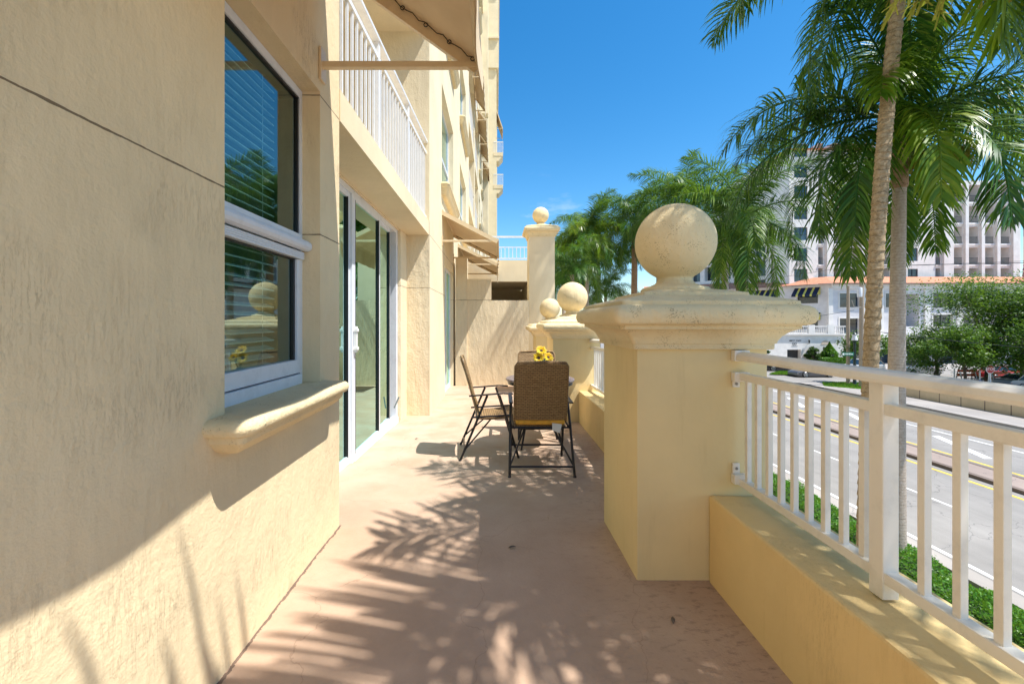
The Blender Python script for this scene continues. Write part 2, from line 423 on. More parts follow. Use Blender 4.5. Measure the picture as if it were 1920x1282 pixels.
def tile():
    m, t, b = nt('clay_roof_tile'); v = coords(t, world=True); b.inputs['Roughness'].default_value = .8
    s = sep(t, v)
    f = math_(t, 'FRACT', math_(t, 'MULTIPLY', math_(t, 'ADD', s[0], math_(t, 'MULTIPLY', s[1], .35)), 3.2))
    c = ramp(t, f, [(0, (.22,.06,.03)), (.25, (.58,.20,.10)), (.7, (.66,.27,.15)), (1, (.28,.08,.04))])
    f2 = math_(t, 'FRACT', math_(t, 'MULTIPLY', s[2], 3.4))
    c = mixc(t, .5, c, ramp(t, f2, [(0, (.5,.45,.42)), (.18, (1,1,1))]), 'MULTIPLY')
    c = mixc(t, .35, c, ramp(t, noise(t, v, 3, 4), [(.3, (.45,.16,.08)), (.7, (.75,.40,.25))]))
    t.links.new(c, b.inputs['Base Color']); bump(t, b, f, .04, .5); return m
M['tile'] = tile()
def stripes():
    m, t, b = nt('navy_yellow_stripe_canvas'); v = coords(t)
    f = math_(t, 'FRACT', math_(t, 'ADD', math_(t, 'MULTIPLY', sep(t, v)[0], 1.05), .2)); b.inputs['Roughness'].default_value = .8
    k = math_(t, 'LESS_THAN', f, .3)
    t.links.new(mixc(t, k, (.012,.018,.05), (.72,.6,.12)), b.inputs['Base Color']); return m
M['stripes'] = stripes()
M['red'] = simple('sign_red', (.40,.015,.02), .4)
M['signwhite'] = simple('sign_white', (.82,.82,.80), .5)
M['signgreen'] = simple('sign_green', (.0,.17,.10), .4)
M['orange'] = simple('barrier_orange', (.75,.12,.02), .5)
M['blue'] = simple('base_blue', (.02,.03,.38), .4)
M['tyre'] = simple('tyre_rubber', (.015,.015,.015), .8)
M['rim'] = simple('alloy_rim', (.5,.5,.52), .3, .8)
M['lampgreen'] = simple('dark_green_lamp_post', (.012,.03,.025), .4)
M['lampglass'] = simple('frosted_lamp_glass', (.72,.72,.74), .3)
def carpaint(name, c):
    m, t, b = nt(name); b.inputs['Base Color'].default_value = (*c, 1); b.inputs['Roughness'].default_value = .28
    b.inputs['Coat Weight'].default_value = .8; b.inputs['Metallic'].default_value = .3
    bump(t, b, noise(t, coords(t), 2, 2), .002, .1); return m
M['car_grey'] = carpaint('grey_car_paint', (.10,.10,.11)); M['car_black'] = carpaint('black_car_paint', (.015,.015,.02))
M['car_white'] = carpaint('white_car_paint', (.72,.72,.72)); M['car_red'] = carpaint('red_car_paint', (.55,.02,.015))
M['car_blue'] = carpaint('blue_grey_car_paint', (.20,.25,.30))
M['wire'] = simple('cable_black', (.03,.03,.03), .6)

# ------------------------------------------------------------------ camera / world / light
cam = bpy.data.objects.new('camera', bpy.data.cameras.new('camera')); C.objects.link(cam)
cam.location = (0, 0, 1.27); cam.rotation_euler = (R(90), 0, 0)
cam.data.sensor_width = 36; cam.data.lens = 36*810/1920
cam.data.shift_x = (960-930)/1920; cam.data.shift_y = -(641-602)/1920
cam.data.clip_end = 2000; cam.data.clip_start = .05
sc.camera = cam
D = Vector((-1, .42, -2.05)).normalized()
EL = math.asin(-D.z); AZ = math.atan2(-D.x, -D.y)
w = bpy.data.worlds.new('World'); sc.world = w; w.use_nodes = True
t = w.node_tree; bg = t.nodes['Background']
sky = t.nodes.new('ShaderNodeTexSky'); sky.sky_type = 'NISHITA'; sky.sun_disc = False
sky.sun_elevation = EL; sky.sun_rotation = AZ; sky.altitude = 0; sky.air_density = 1.0; sky.dust_density = .4; sky.ozone_density = 2.2
hs = t.nodes.new('ShaderNodeHueSaturation'); hs.inputs['Saturation'].default_value = 1.4; hs.inputs['Hue'].default_value = .495
t.links.new(sky.outputs[0], hs.inputs['Color'])
tc = t.nodes.new('ShaderNodeTexCoord'); mp = t.nodes.new('ShaderNodeMapping'); mp.inputs['Scale'].default_value = (1,1,2.6)
t.links.new(tc.outputs['Generated'], mp.inputs[0])
cn = noise(t, mp.outputs[0], 5.2, 7, .58)
cm = ramp(t, cn, [(.585, (0,0,0)), (.72, (1,1,1))])
zz = sep(t, tc.outputs['Generated'])[2]
lo = t.nodes.new('ShaderNodeMapRange'); lo.inputs[1].default_value = .34; lo.inputs[2].default_value = .10; t.links.new(zz, lo.inputs[0])
cf = math_(t, 'MULTIPLY', math_(t, 'MULTIPLY', cm, lo.outputs[0]), .7)
t.links.new(mixc(t, cf, hs.outputs[0], (5.6,5.9,6.4)), bg.inputs[0])
bg.inputs[1].default_value = .138
sun = bpy.data.objects.new('sun', bpy.data.lights.new('sun', 'SUN')); C.objects.link(sun)
sun.data.energy = 4.9; sun.data.angle = R(.45); sun.data.color = (1, .972, .93)
sun.rotation_euler = D.to_track_quat('-Z', 'Y').to_euler(); sun.location = (10,-4,20)
sc.view_settings.view_transform = 'Standard'; sc.view_settings.look = 'None'; sc.view_settings.exposure = .66
sc.cycles.max_bounces = 8; sc.cycles.transparent_max_bounces = 16; sc.cycles.diffuse_bounces = 4

def fz(y): return -.027*max(0, y-2.4)
GZ = -5.1
# ------------------------------------------------------------------ terrace floor
mb = MB(); ys = [-3, 2.4, 6.3, 9.9, 14]; xs = [-1.42, 1.3]
for i in range(4):
    a, b_ = ys[i], ys[i+1]
    mb.quad((-1.42,a,fz(a)), (1.36,a,fz(a)), (1.36,b_,fz(b_)), (-1.42,b_,fz(b_)))
tag(mb.build('terrace_floor', M['floor']), kind='structure')

# ------------------------------------------------------------------ apartment building (left)
bld = thing('apartment_building', 'cream stucco apartment building running along the left of the terrace', 'building', (-.98,0,0))
def bpart(mb, name, mat, parent=None, bevel=0):
    o = mb.build(name, mat, parent or bld, bevel)
    if parent is None or parent is bld: o.location = (.98,0,0)
    return o
FX = -.98; WX = -.97
# near wall (holds the window)
mb = MB()
holes = [(3+1.56, 3+2.405, 1.2+.92, 1.2+2.546, .12)]
mb.facade((FX,-3,-1.2), (0,1,0), (0,0,1), 5.70, 10, holes, .12)
mb.box(-3, FX-.001, 2.60, 2.70, -1.2, 8.8)      # side of the loggia
mb.box(-3.2, FX-.13, -3.2, -3, -1.2, 8.8)
bpart(mb, 'near_wall', M['wall_near'])
# window in the near wall
GX = -1.09
win = MB().box(GX-.03, GX+.012, 1.50, 2.404, 2.50, 2.544)
win.box(GX-.03, GX+.012, 2.378, 2.405, .93, 2.50); win.box(GX-.03, GX+.012, 1.50, 1.55, .93, 2.50)
winO = bpart(win, 'window', M['frame'])
f = MB()
f.box(GX-.02, GX+.022, 1.55, 2.378, 1.70, 1.745)             # meeting rail upper part
bx = f
f.build('sash_rail', M['frame'], winO, .003)
f = MB().tube([(GX+.04,1.48,1.682),(GX+.04,2.40,1.682)], .03, 12)
f.build('round_rail', M['frame'], winO)
f = MB().box(GX-.01, GX+.03, 1.50, 2.385, 1.607, 1.648)
for k in range(4): f.box(GX+.03, GX+.033, 1.50, 2.385, 1.609+k*.010, 1.615+k*.010)
f.build('louvre_rail', M['frame'], winO, .001)
f = MB().box(GX-.005, GX+.012, 1.50, 2.40, 1.649, 1.653); f.build('seal', M['black'], winO)
f = MB().box(GX-.02, GX+.02, 1.50, 2.345, .99, 1.062); f.box(GX-.02, GX+.03, 1.50, 2.365, .93, .984)
f.box(GX-.02, GX+.018, 2.335, 2.372, .99, 1.605)
f.build('lower_sash', M['frame'], winO, .002)
f = MB().box(GX-.016, GX+.004, 2.318, 2.334, 1.062, 1.607); f.box(GX-.016, GX+.004, 1.50, 2.334, 1.600, 1.607)
f.box(GX-.016, GX+.008, 1.5, 2.36, .984, .99); f.box(GX-.016, GX+.004, 2.364, 2.378, 1.745, 2.50); f.box(GX-.016, GX+.004, 1.5, 2.378, 2.488, 2.50)
f.build('gasket', M['black'], winO)
f = MB().quad((GX-.008,1.50,1.06),(GX-.008,2.335,1.06),(GX-.008,2.335,1.61),(GX-.008,1.50,1.61))
f.quad((GX-.008,1.50,1.745),(GX-.008,2.378,1.745),(GX-.008,2.378,2.50),(GX-.008,1.50,2.50))
f.build('pane', M['glass'], winO)
f = MB(); z = 1.00
while z < 2.49:
    f.hexa([(GX-.115,1.5,z+.012),(GX-.07,1.5,z-.004),(GX-.07,2.26,z-.004),(GX-.115,2.26,z+.012),(GX-.115,1.5,z+.017),(GX-.07,1.5,z+.001),(GX-.07,2.26,z+.001),(GX-.115,2.26,z+.017)])
    z += .043
for y in (1.72, 2.14): f.box(GX-.068, GX-.066, y, y+.003, 1.0, 2.49)
f.build('blind', M['blind'], winO)
for o in winO.children: pass
# sill
def sill_mesh(mb, y0, y1, xw, proj, ztop, th=.06, cove=.07):
    # nose profile swept round the three free sides (in plan), xw = wall plane
    prof = [(-.5,0),(-.034,0),(-.020,-.003),(-.008,-.011),(-.001,-.022),(.001,-.034),(-.003,-.046),(-.011,-.056),(-.022,-th),(-.03,-th-.004),(-.035,-th-.025),(-.06,-th-cove*.75),(-.085,-th-cove)]
    nc = 8; rc = .06; rows = []
    for o, dz in prof:
        o2 = max(o, -proj+.02)
        r = max(.008, rc+o2); pts = [(xw-.02, y0-o2)]
        x1 = xw+proj+o2
        ca = (x1-r, y0-o2+r); cb_ = (x1-r, y1+o2-r)
        for k in range(nc+1):
            a = -math.pi/2 + math.pi/2*k/nc; pts.append((ca[0]+r*math.cos(a), ca[1]+r*math.sin(a)))
        for k in range(nc+1):
            a = math.pi/2*k/nc; pts.append((cb_[0]+r*math.cos(a), cb_[1]+r*math.sin(a)))
        pts.append((xw-.02, y1+o2)); rows.append([(x, y, ztop+dz) for x, y in pts])
    n = len(rows[0]); vs = [p for r_ in rows for p in r_]
    mb.add(vs, [(i*n+k+1, i*n+k, (i+1)*n+k, (i+1)*n+k+1) for i in range(1, len(rows)-1) for k in range(n-1)], True)
    mb.add(rows[1], [tuple(range(n))]); mb.add(rows[-1], [tuple(range(n))[::-1]])
mb = MB(); sill_mesh(mb, 1.44, 2.49, FX, .15, .934)
mb.box(FX-.125, FX-.012, 1.561, 2.404, .88, .931)
bpart(mb, 'window_sill', M['cast'])
# loggia one: door recess, slab, balcony
mb = MB()
mb.box(-3.0, -1.32, 2.701, 5.89, 2.503, 2.519)          # head over door
mb.box(-3.0, -1.30, 5.89, 6.289, -1.2, 2.519)
mb.box(-3.0, WX-.004, 6.286, 7.72, -1.2, 2.717)
bpart(mb, 'pier', M['wall_rough'])
mb = MB(); mb.box(-3.0, FX+.006, 2.701, 6.289, 2.52, 2.717)
bpart(mb, 'balcony_slab', M['wall_smooth'])
mb = MB().box(-3.0, FX, 2.701, 6.289, 5.48, 5.68); mb.box(-3.1, -2.9, 2.70, 6.3, 2.717, 5.48)
bpart(mb, 'balcony_recess', M['wall_smooth'])
# sliding door
dx = -1.37
dd = MB(); dd.box(dx-.05, dx+.03, 2.75, 5.88, 2.455, 2.502); dd.box(dx-.05, dx+.03, 5.80, 5.885, -.2, 2.455); dd.box(dx-.06, dx+.045, 2.75, 5.88, -.2, -.045)
dd.box(dx-.03, dx+.06, 5.55, 5.80, -.2, -.01)
door = bpart(dd, 'sliding_door', M['frame'])
def leaf(y0, y1, xo, st0=.05, st1=.05, zb=-.045):
    f = MB(); X0, X1 = dx+xo-.018, dx+xo+.018
    f.box(X0, X1, y0, y0+st0, zb, 2.455); f.box(X0, X1, y1-st1, y1, zb, 2.455)
    f.box(X0+.002, X1-.002, y0+st0, y1-st1, zb, zb+.075); f.box(X0+.002, X1-.002, y0+st0, y1-st1, 2.405, 2.455)
    o = f.build('door_leaf', M['frame'], door, .002)
    MB().box(X0+.014, X0+.018, y0+st0, y1-st1, zb+.075, 2.405).build('glass_pane', M['glass_door'], o)
    g = MB(); g.box(X0+.012, X1+.002, y0+st0-.001, y0+st0+.006, zb+.07, 2.41); g.box(X0+.012, X1+.002, y1-st1-.008, y1-st1+.001, zb+.07, 2.41)
    g.build('gasket', M['black'], o); return o
leaf(2.80, 4.00, .0, .05, .05); l2 = leaf(3.99, 4.95, .025, .085, .05); leaf(4.93, 5.56, -.01, .05, .03)
h = MB().box(dx+.045, dx+.075, 4.02, 4.05, .98, 1.22); h.box(dx+.04, dx+.085, 4.015, 4.055, 1.0, 1.03); h.box(dx+.04, dx+.085, 4.015, 4.055, 1.17, 1.20)
h.build('handle', M['white'], door, .004)
h = MB().bar((dx+.045,5.62,.14),(dx+.09,5.70,.27), .014, .014); h.build('latch', M['latch'], door)
# rooms behind the glass
rm = MB()
def room(y0, y1, z0, z1, x0, x1=-4.2):
    rm.quad((x1,y0,z0),(x1,y1,z0),(x1,y1,z1),(x1,y0,z1)); rm.quad((x0,y0,z0),(x0,y1,z0),(x1,y1,z0),(x1,y0,z0))
    rm.quad((x0,y0,z1),(x0,y1,z1),(x1,y1,z1),(x1,y0,z1)); rm.quad((x0,y0,z0),(x1,y0,z0),(x1,y0,z1),(x0,y0,z1)); rm.quad((x0,y1,z0),(x1,y1,z0),(x1,y1,z1),(x0,y1,z1))
room(2.71, 5.885, -.05, 2.50, dx-.06); room(.2, 2.59, .2, 2.6, -1.13)
bpart(rm, 'interior', M['interior'])
cu = MB(); y = 4.3
pts = []
while y < 5.8:
    pts.append((dx-.22+.03*math.sin(y*60), y)); y += .02
cu.add([(p[0],p[1],0.0) for p in pts]+[(p[0],p[1],2.4) for p in pts], [(i,i+1,len(pts)+i+1,len(pts)+i) for i in range(len(pts)-1)], True)
bpart(cu, 'curtain', simple('sheer_curtain', (.45,.50,.42), .8))

# main facade beyond, with its storeys
SY0, SY1 = 7.72, 40.0
st = 3.02; win_holes = []; balc = []; lows = []
O = (WX, 6.29, GZ); W_ = SY1-6.29; Hh = 32 - GZ
def hz(z): return z-GZ
def hy(y): return y-6.29
cols_w = [(7.74, 9.80), (11.6, 13.9), (24.3, 26.2), (28.0, 29.9), (36.5, 38.3)]
cols_b = [(15.4, 19.4), (19.9, 23.4), (31.0, 35.5)]
for k in range(9):
    zb = 3.73+st*k
    for a, b_ in cols_w: win_holes.append((hy(a), hy(b_), hz(zb), hz(zb+1.80), .16))
    for a, b_ in cols_b: balc.append((hy(a), hy(b_), hz(zb-1.0), hz(zb+1.7), 1.5))
door2 = (hy(8.2), hy(9.75), hz(-.3), hz(2.36), .10)
mb = MB().facade(O, (0,1,0), (0,0,1), W_, Hh, win_holes+balc+[door2], .16)
mb.quad((WX,6.29,2.717),(-3,6.29,2.717),(-3,6.29,32),(WX,6.29,32))
mb.quad((WX,6.29,32),(WX,40,32),(-3,40,32),(-3,6.29,32))
for h_ in balc:
    y0, y1, z0, z1 = h_[0]+6.29, h_[1]+6.29, h_[2]+GZ, h_[3]+GZ
    mb.quad((WX-1.5,y0,z0),(WX-1.5,y1,z0),(WX-1.5,y1,z1),(WX-1.5,y0,z1))
bpart(mb, 'long_wall', M['wall'])
# upper balcony side above the near wall, forward blocks far along the facade
mb = MB(); mb.box(-3, -.30, 24.6, 27.5, 9.0, 30); 
mb = MB()
mb.facade((-3,40,GZ),(1,0,0),(0,0,1),3.05,35,[],.1); mb.quad((.05,40,GZ),(.05,62,GZ),(.05,62,29.9),(.05,40,29.9))
mb.box(-3,.25,39.8,52,24.6,31.5); mb.box(-3,.12,52,70,GZ,27); mb.box(-1.0,-.62,33,34.6,5.0,33); mb.box(-1,-.5,26.9,27.6,14.2,34)
bpart(mb, 'projecting_block', M['wall'])
mb = MB(); 
for a, b_, c, d_, xx in ((39.6,52.2,31.5,31.8,.34),(39.6,52.2,27.2,27.35,.29),(6.4,39.7,20.4,20.55,-.80)): mb.box(-3,xx,a,b_,c,d_)
bpart(mb, 'cornice', M['wall_smooth'])
def far_window(y0, y1, z0, z1, X, mat=None):
    f = MB(); x0 = X-.13; 
    for a, b_, c, d_ in ((y0,y0+.05,z0,z1),(y1-.05,y1,z0,z1),(y0+.05,y1-.05,z0,z0+.05),(y0+.05,y1-.05,z1-.05,z1),(y0+.05,y1-.05,z0+(z1-z0)*.42,z0+(z1-z0)*.42+.06)):
        f.box(x0-.03, x0+.02, a, b_, c, d_)
    o = bpart(f, 'window', M['frame'])
    g = MB().quad((x0-.005,y0+.02,z0+.02),(x0-.005,y1-.02,z0+.02),(x0-.005,y1-.02,z1-.02),(x0-.005,y0+.02,z1-.02)); g.build('pane', M['glass'], o)
    g = MB().quad((x0-.12,y0-.1,z0-.1),(x0-.12,y1+.1,z0-.1),(x0-.12,y1+.1,z1+.1),(x0-.12,y0-.1,z1+.1)); g.build('curtain', M['interior'], o)
for h_ in win_holes:
    y0, y1, z0, z1 = h_[0]+6.29, h_[1]+6.29, h_[2]+GZ, h_[3]+GZ
    if z0 > 1.3 + y0*.77: continue
    far_window(y0, y1, z0, z1, WX)
    s_ = MB(); sill_mesh(s_, y0-.12, y1+.12, WX, .15, z0+.004, .09, .12); bpart(s_, 'window_sill', M['cast'])
for h_ in balc:
    y0, y1, z0, z1 = h_[0]+6.29, h_[1]+6.29, h_[2]+GZ, h_[3]+GZ
    if z0 > 1.3 + y0*.77: continue
    f = MB(); f.box(WX-.09, WX-.02, y0, y1, z0+1.08, z0+1.12); f.box(WX-.07, WX-.04, y0, y1, z0+.95, z0+.98); f.box(WX-.07, WX-.04, y0, y1, z0+.08, z0+.11)
    y = y0+.1
    while y < y1: f.box(WX-.065, WX-.045, y, y+.02, z0+.1, z0+.96); y += .115
    bpart(f, 'balcony_railing', M['white'])
    g = MB().quad((WX-1.49,y0+.4,z0+.02),(WX-1.49,y1-.4,z0+.02),(WX-1.49,y1-.4,z0+2.2),(WX-1.49,y0+.4,z0+2.2)); bpart(g, 'balcony_door', M['farglass'])
# second sliding door (far)
f = MB(); X = WX-.08
for a, b_, c, d_ in ((8.2,8.28,-.3,2.36),(9.66,9.75,-.3,2.36),(8.28,9.66,2.29,2.36),(8.28,9.66,-.3,-.12),(8.9,8.98,-.12,2.29)): f.box(X-.03,X+.02,a,b_,c,d_)
o = bpart(f, 'sliding_door', M['frame']); MB().quad((X,8.28,-.12),(X,9.66,-.12),(X,9.66,2.29),(X,8.28,2.29)).build('glass_pane', M['glass_door'], o)
MB().quad((X-.3,8.0,-.2),(X-.3,10,-.2),(X-.3,10,2.5),(X-.3,8,2.5)).build('curtain', M['darkgap'], o)
# white railing of the balcony above the door
ra = thing('balcony_railing', 'white balustrade railing of the balcony above the glass sliding doors', 'railing', (-1.12,2.7,2.717))
ra['category'] = 'railing'
def P_(y, dz): 
    x = -1.155+.125*(y-2.7)/3.59; return Vector((x, y, 2.717+dz))
off = Vector((-1.12,2.7,2.717))
def rp(mb, name, mat=M['white'], bevel=0): 
    return mb.build(name, mat, ra, bevel, None)
def L_(p): return tuple(Vector(p)-off)
f = MB().bar(L_(P_(2.70,1.155)), L_(P_(6.29,1.155)), .075, .035); rp(f, 'top_rail', bevel=.004)
f = MB().bar(L_(P_(2.70,1.00)), L_(P_(6.29,1.00)), .04, .04); rp(f, 'upper_rail')
f = MB().bar(L_(P_(2.70,.06)), L_(P_(6.29,.06)), .04, .04); rp(f, 'lower_rail')
for y in (4.02, 5.18): 
    f = MB().bar(L_(P_(y,0)), L_(P_(y,1.14)), .05, .05); rp(f, 'post')
y = 2.76
while y < 6.25:
    if min(abs(y-4.02), abs(y-5.18)) > .05:
        f = MB().bar(L_(P_(y,.06)), L_(P_(y,1.0)), .02, .02); rp(f, 'baluster')
    y += .105
# far balconies of the tower block
for zb, lab in ((13.55,'lower'), (16.55,'upper')):
    bo = thing('corner_balcony', 'small far cream balcony with white rail, %s of two jutting from the building end' % lab, 'balcony', (.05,40,zb), 0, 'corner balconies')
    MB().hexa([(0,0,-.45),(.2,0,-.45),(.2,1.6,-.45),(0,1.6,-.45),(0,-.0,-.001),(.6,0,-.001),(.6,1.6,-.001),(0,1.6,-.001)]).build('slab', M['wall_smooth'], bo)
    MB().box(-.28,.6,-.03,1.6,0,.32).build('deck', M['wall_smooth'], bo)
    f = MB(); f.box(-.28,.62,-.02,.02,1.25,1.32); f.box(.58,.62,.02,1.6,1.25,1.32)
    for k in range(9): f.box(-.27+k*.105,-.24+k*.105,-.01,.015,.32,1.25)
    for k in range(8): f.box(.59,.61,.1+k*.19,.13+k*.19,.32,1.25)
    f.build('railing', M['white'], bo)

# ------------------------------------------------------------------ awnings
def awning(y0, y1, xw, xf, zf, zt, val, label, group='cream canvas awnings over the windows', lace=True):
    a = thing('awning', label, 'awning', (xw, (y0+y1)/2, zf), 0, group)
    off = Vector((xw, (y0+y1)/2, zf))
    def bl(mb, name, mat, b=0): 
        mb.v = [tuple(Vector(p)-off) for p in mb.v]; return mb.build(name, mat, a, b)
    s = Vector((xf-xw, 0, zf-zt)); nrm = Vector((zt-zf, 0, xf-xw)).normalized()
    # canvas, slightly sagging, with real thickness
    f = MB(); nu, nv = 8, 10; th = .006
    def cp(u, v, d=0):
        sag = -.035*math.sin(math.pi*u)*math.sin(math.pi*v)
        return Vector((xw, y0+(y1-y0)*v, zt)) + s*u + nrm*(sag+d)
    for d, flip in ((0,False),(th,True)):
        vs = [cp(i/nu, j/nv, d) for i in range(nu+1) for j in range(nv+1)]
        fs = [(i*(nv+1)+j, i*(nv+1)+j+1, (i+1)*(nv+1)+j+1, (i+1)*(nv+1)+j) for i in range(nu) for j in range(nv)]
        if flip: fs = [q[::-1] for q in fs]
        f.add(vs, fs, True)
    bl(f, 'canvas', M['fabric'])
    # valance with a rounded end
    f = MB(); n = 30; rr = min(.16, val)
    top = []; bot = []
    for i in range(n+1):
        y = y0+(y1-y0)*i/n; d = min(y-y0, y1-y); q = rr-min(d, rr)
        zb = zf-val+ (rr-math.sqrt(max(0, rr*rr-q*q)))*.8
        top.append((xf+.012+.004*math.sin(i*1.3), y, zf+.03)); bot.append((xf+.014+.010*math.sin(i*.9), y, zb))
    for dx_ in (0, .006):
        f.add([(p[0]+dx_,p[1],p[2]) for p in top]+[(p[0]+dx_,p[1],p[2]) for p in bot], [(i, i+1, n+2+i, n+1+i) for i in range(n)], True)
    bl(f, 'valance', M['fabric'])
    f = MB()
    r = .022
    f.tube([(xf,y0,zf),(xf,y1,zf)], r, 8); f.tube([(xw+.01,y0,zt),(xw+.01,y1,zt)], r, 8)
    for y in (y0+.012, y1-.012):
        f.bar((xw,y,zt-.035), (xf,y,zf-.035), .03, .07)
    bl(f, 'frame', M['awnframe'], 0)
    for y in (y0+.02, y1-.02):
        g = MB().bar((xw+.01,y,zf-.02), (xf,y,zf-.02), .034, .034); o = bl(g, 'arm', M['awnframe'], .003)
        g = MB().box(xw+.001, xw+.014, y-.035, y+.035, zf-.11, zf+.07); bl(g, 'wall_bracket', M['awnframe'], .003)
    if lace:
        g = MB(); pts = []
        for i in range(25):
            u = .06+.92*i/24; p = Vector((xw, y1-.045, zt))+s*u+nrm*(-.012); p.z += .010*math.sin(i*2.4); pts.append(p)
        g.tube(pts, .0025, 5)
        for i in range(7):
            u = .10+.88*i/6; p = Vector((xw, y1-.05, zt))+s*u+nrm*(-.02)
            ring = [p+Vector((math.cos(a)*.011, -.004, math.sin(a)*.011)) for a in [k*math.pi/4 for k in range(9)]]
            g.tube(ring, .0028, 5, False)
        bl(g, 'lacing', M['iron'])
    return a
awning(-1.2, 2.44, FX, -.10, 2.72, 3.36, .22, 'large cream awning with laced edge over the nearest window')
awning(7.75, 9.85, WX, .03, 2.73, 3.25, .30, 'cream awning over the far sliding door, nearer of the two by the textured back wall')
awning(10.95, 13.2, WX, .03, 2.73, 3.22, .30, 'cream awning just behind the first small one, above the back wall')
for i, y in enumerate((19.6, 24.2, 28.0, 33.4)):
    awning(y-1.9, y+.0+1.0, WX, -.52, 11.3+.08*(y-19.6), 11.9+.08*(y-19.6), .35, 'far narrow awning high on the facade, number %s counted away from the camera' % ('one','two','three','four')[i], 'row of high awnings', False)
awning(40.2, 42.4, .05, .62, 19.2, 20.9, .3, 'small far awning sticking out near the top corner of the building', 'row of high awnings', False)

# ------------------------------------------------------------------ pillars with balls
def pillar(cx, cy, h0, top, label, hx=.32, hy_=.325, shaft=None, ballr=.216, cast=None, capo=1.0, seed=0):
    p = thing('stone_pillar', label, 'pillar', (cx, cy, h0), 0, 'pillars topped with balls')
    z0 = top - h0       # shaft top (underside of cap) in local z
    MB().rectlathe([(0,-.25),(0,z0)], 0, 0, hx, hy_, .006, 3).build('shaft', shaft or M['pillar'], p)
    k = capo
    prof = [(-.05,0),(.022*k,0),(.026*k,.006),(.026*k,.028),(.034*k,.030),(.036*k,.042),(.050*k,.066),(.074*k,.088),(.100*k,.100),(.108*k,.101),(.108*k,.118),
            (.128*k,.120),(.144*k,.129),(.153*k,.145),(.156*k,.163),(.153*k,.183),(.144*k,.199),(.128*k,.210),(.106*k,.215),(.104*k,.232),(.088*k,.240),(.04*k,.252),(-.03,.268),(-.05,.270),(-.055,.284),(-.12,.300),(-.19,.312)]
    MB().rectlathe([(o, z0+z) for o, z in prof], 0, 0, hx, hy_, .014, 6).build('cap', M['cast'], p)
    zc = z0+.312; b = MB(); q = ballr/.216
    b.lathe([(.185*q,-.02),(.185*q,.0),(.175*q,.012),(.14*q,.022),(.108*q,.036),(.094*q,.052),(.092*q,.066),(.10*q,.075)], (0,0,zc), 48)
    b.build('ball_base', M['cast'], p)
    MB().sphere((0,0,zc+.062*q+ballr*.955), ballr, 72, 44).build('ball', M['cast'], p)
    return p
pillar(1.012, 2.445, 0, 1.132, 'nearest cream pillar with weathered cap and large stone ball')
pillar(1.09, 6.17, fz(6.17), 1.03, 'second cream pillar with stone ball, behind the wicker chairs')
pillar(1.118, 8.97, fz(8.97), .96, 'third stone ball pillar, small between the second one and the back wall', ballr=.21)
pillar(1.052, 10.195, GZ, 3.21, 'tall smooth square pillar with small ball rising above the back wall', hx=.295, hy_=.295, shaft=M['wall_smooth'], ballr=.192, capo=.75)

# parapets + railings between the pillars
def parapet(y0, y1, x0a, x0b, w, label):
    o = MB().hexa([(x0a,y0,GZ),(x0a+w,y0,GZ),(x0b+w,y1,GZ),(x0b,y1,GZ),(x0a,y0,.42+fz(y0)),(x0a+w,y0,.415+fz(y0)),(x0b+w,y1,.415+fz(y1)),(x0b,y1,.42+fz(y1))]).build('parapet_wall', M['parapet'], None, .012)
    return tag(o, label, 'low wall', 'low parapet walls')
parapet(-3, 2.118, 1.042, 1.042, .345, 'low yellow stucco parapet wall under the nearest white railing')
pz = parapet(2.775, 5.842, 1.05, 1.12, .32, 'low parapet wall between the first and second ball pillars')
parapet(6.50, 8.642, 1.125, 1.13, .32, 'low parapet wall between the second and third ball pillars')
parapet(9.30, 9.86, 1.13, 1.13, .32, 'short low parapet wall between the third pillar and back wall')

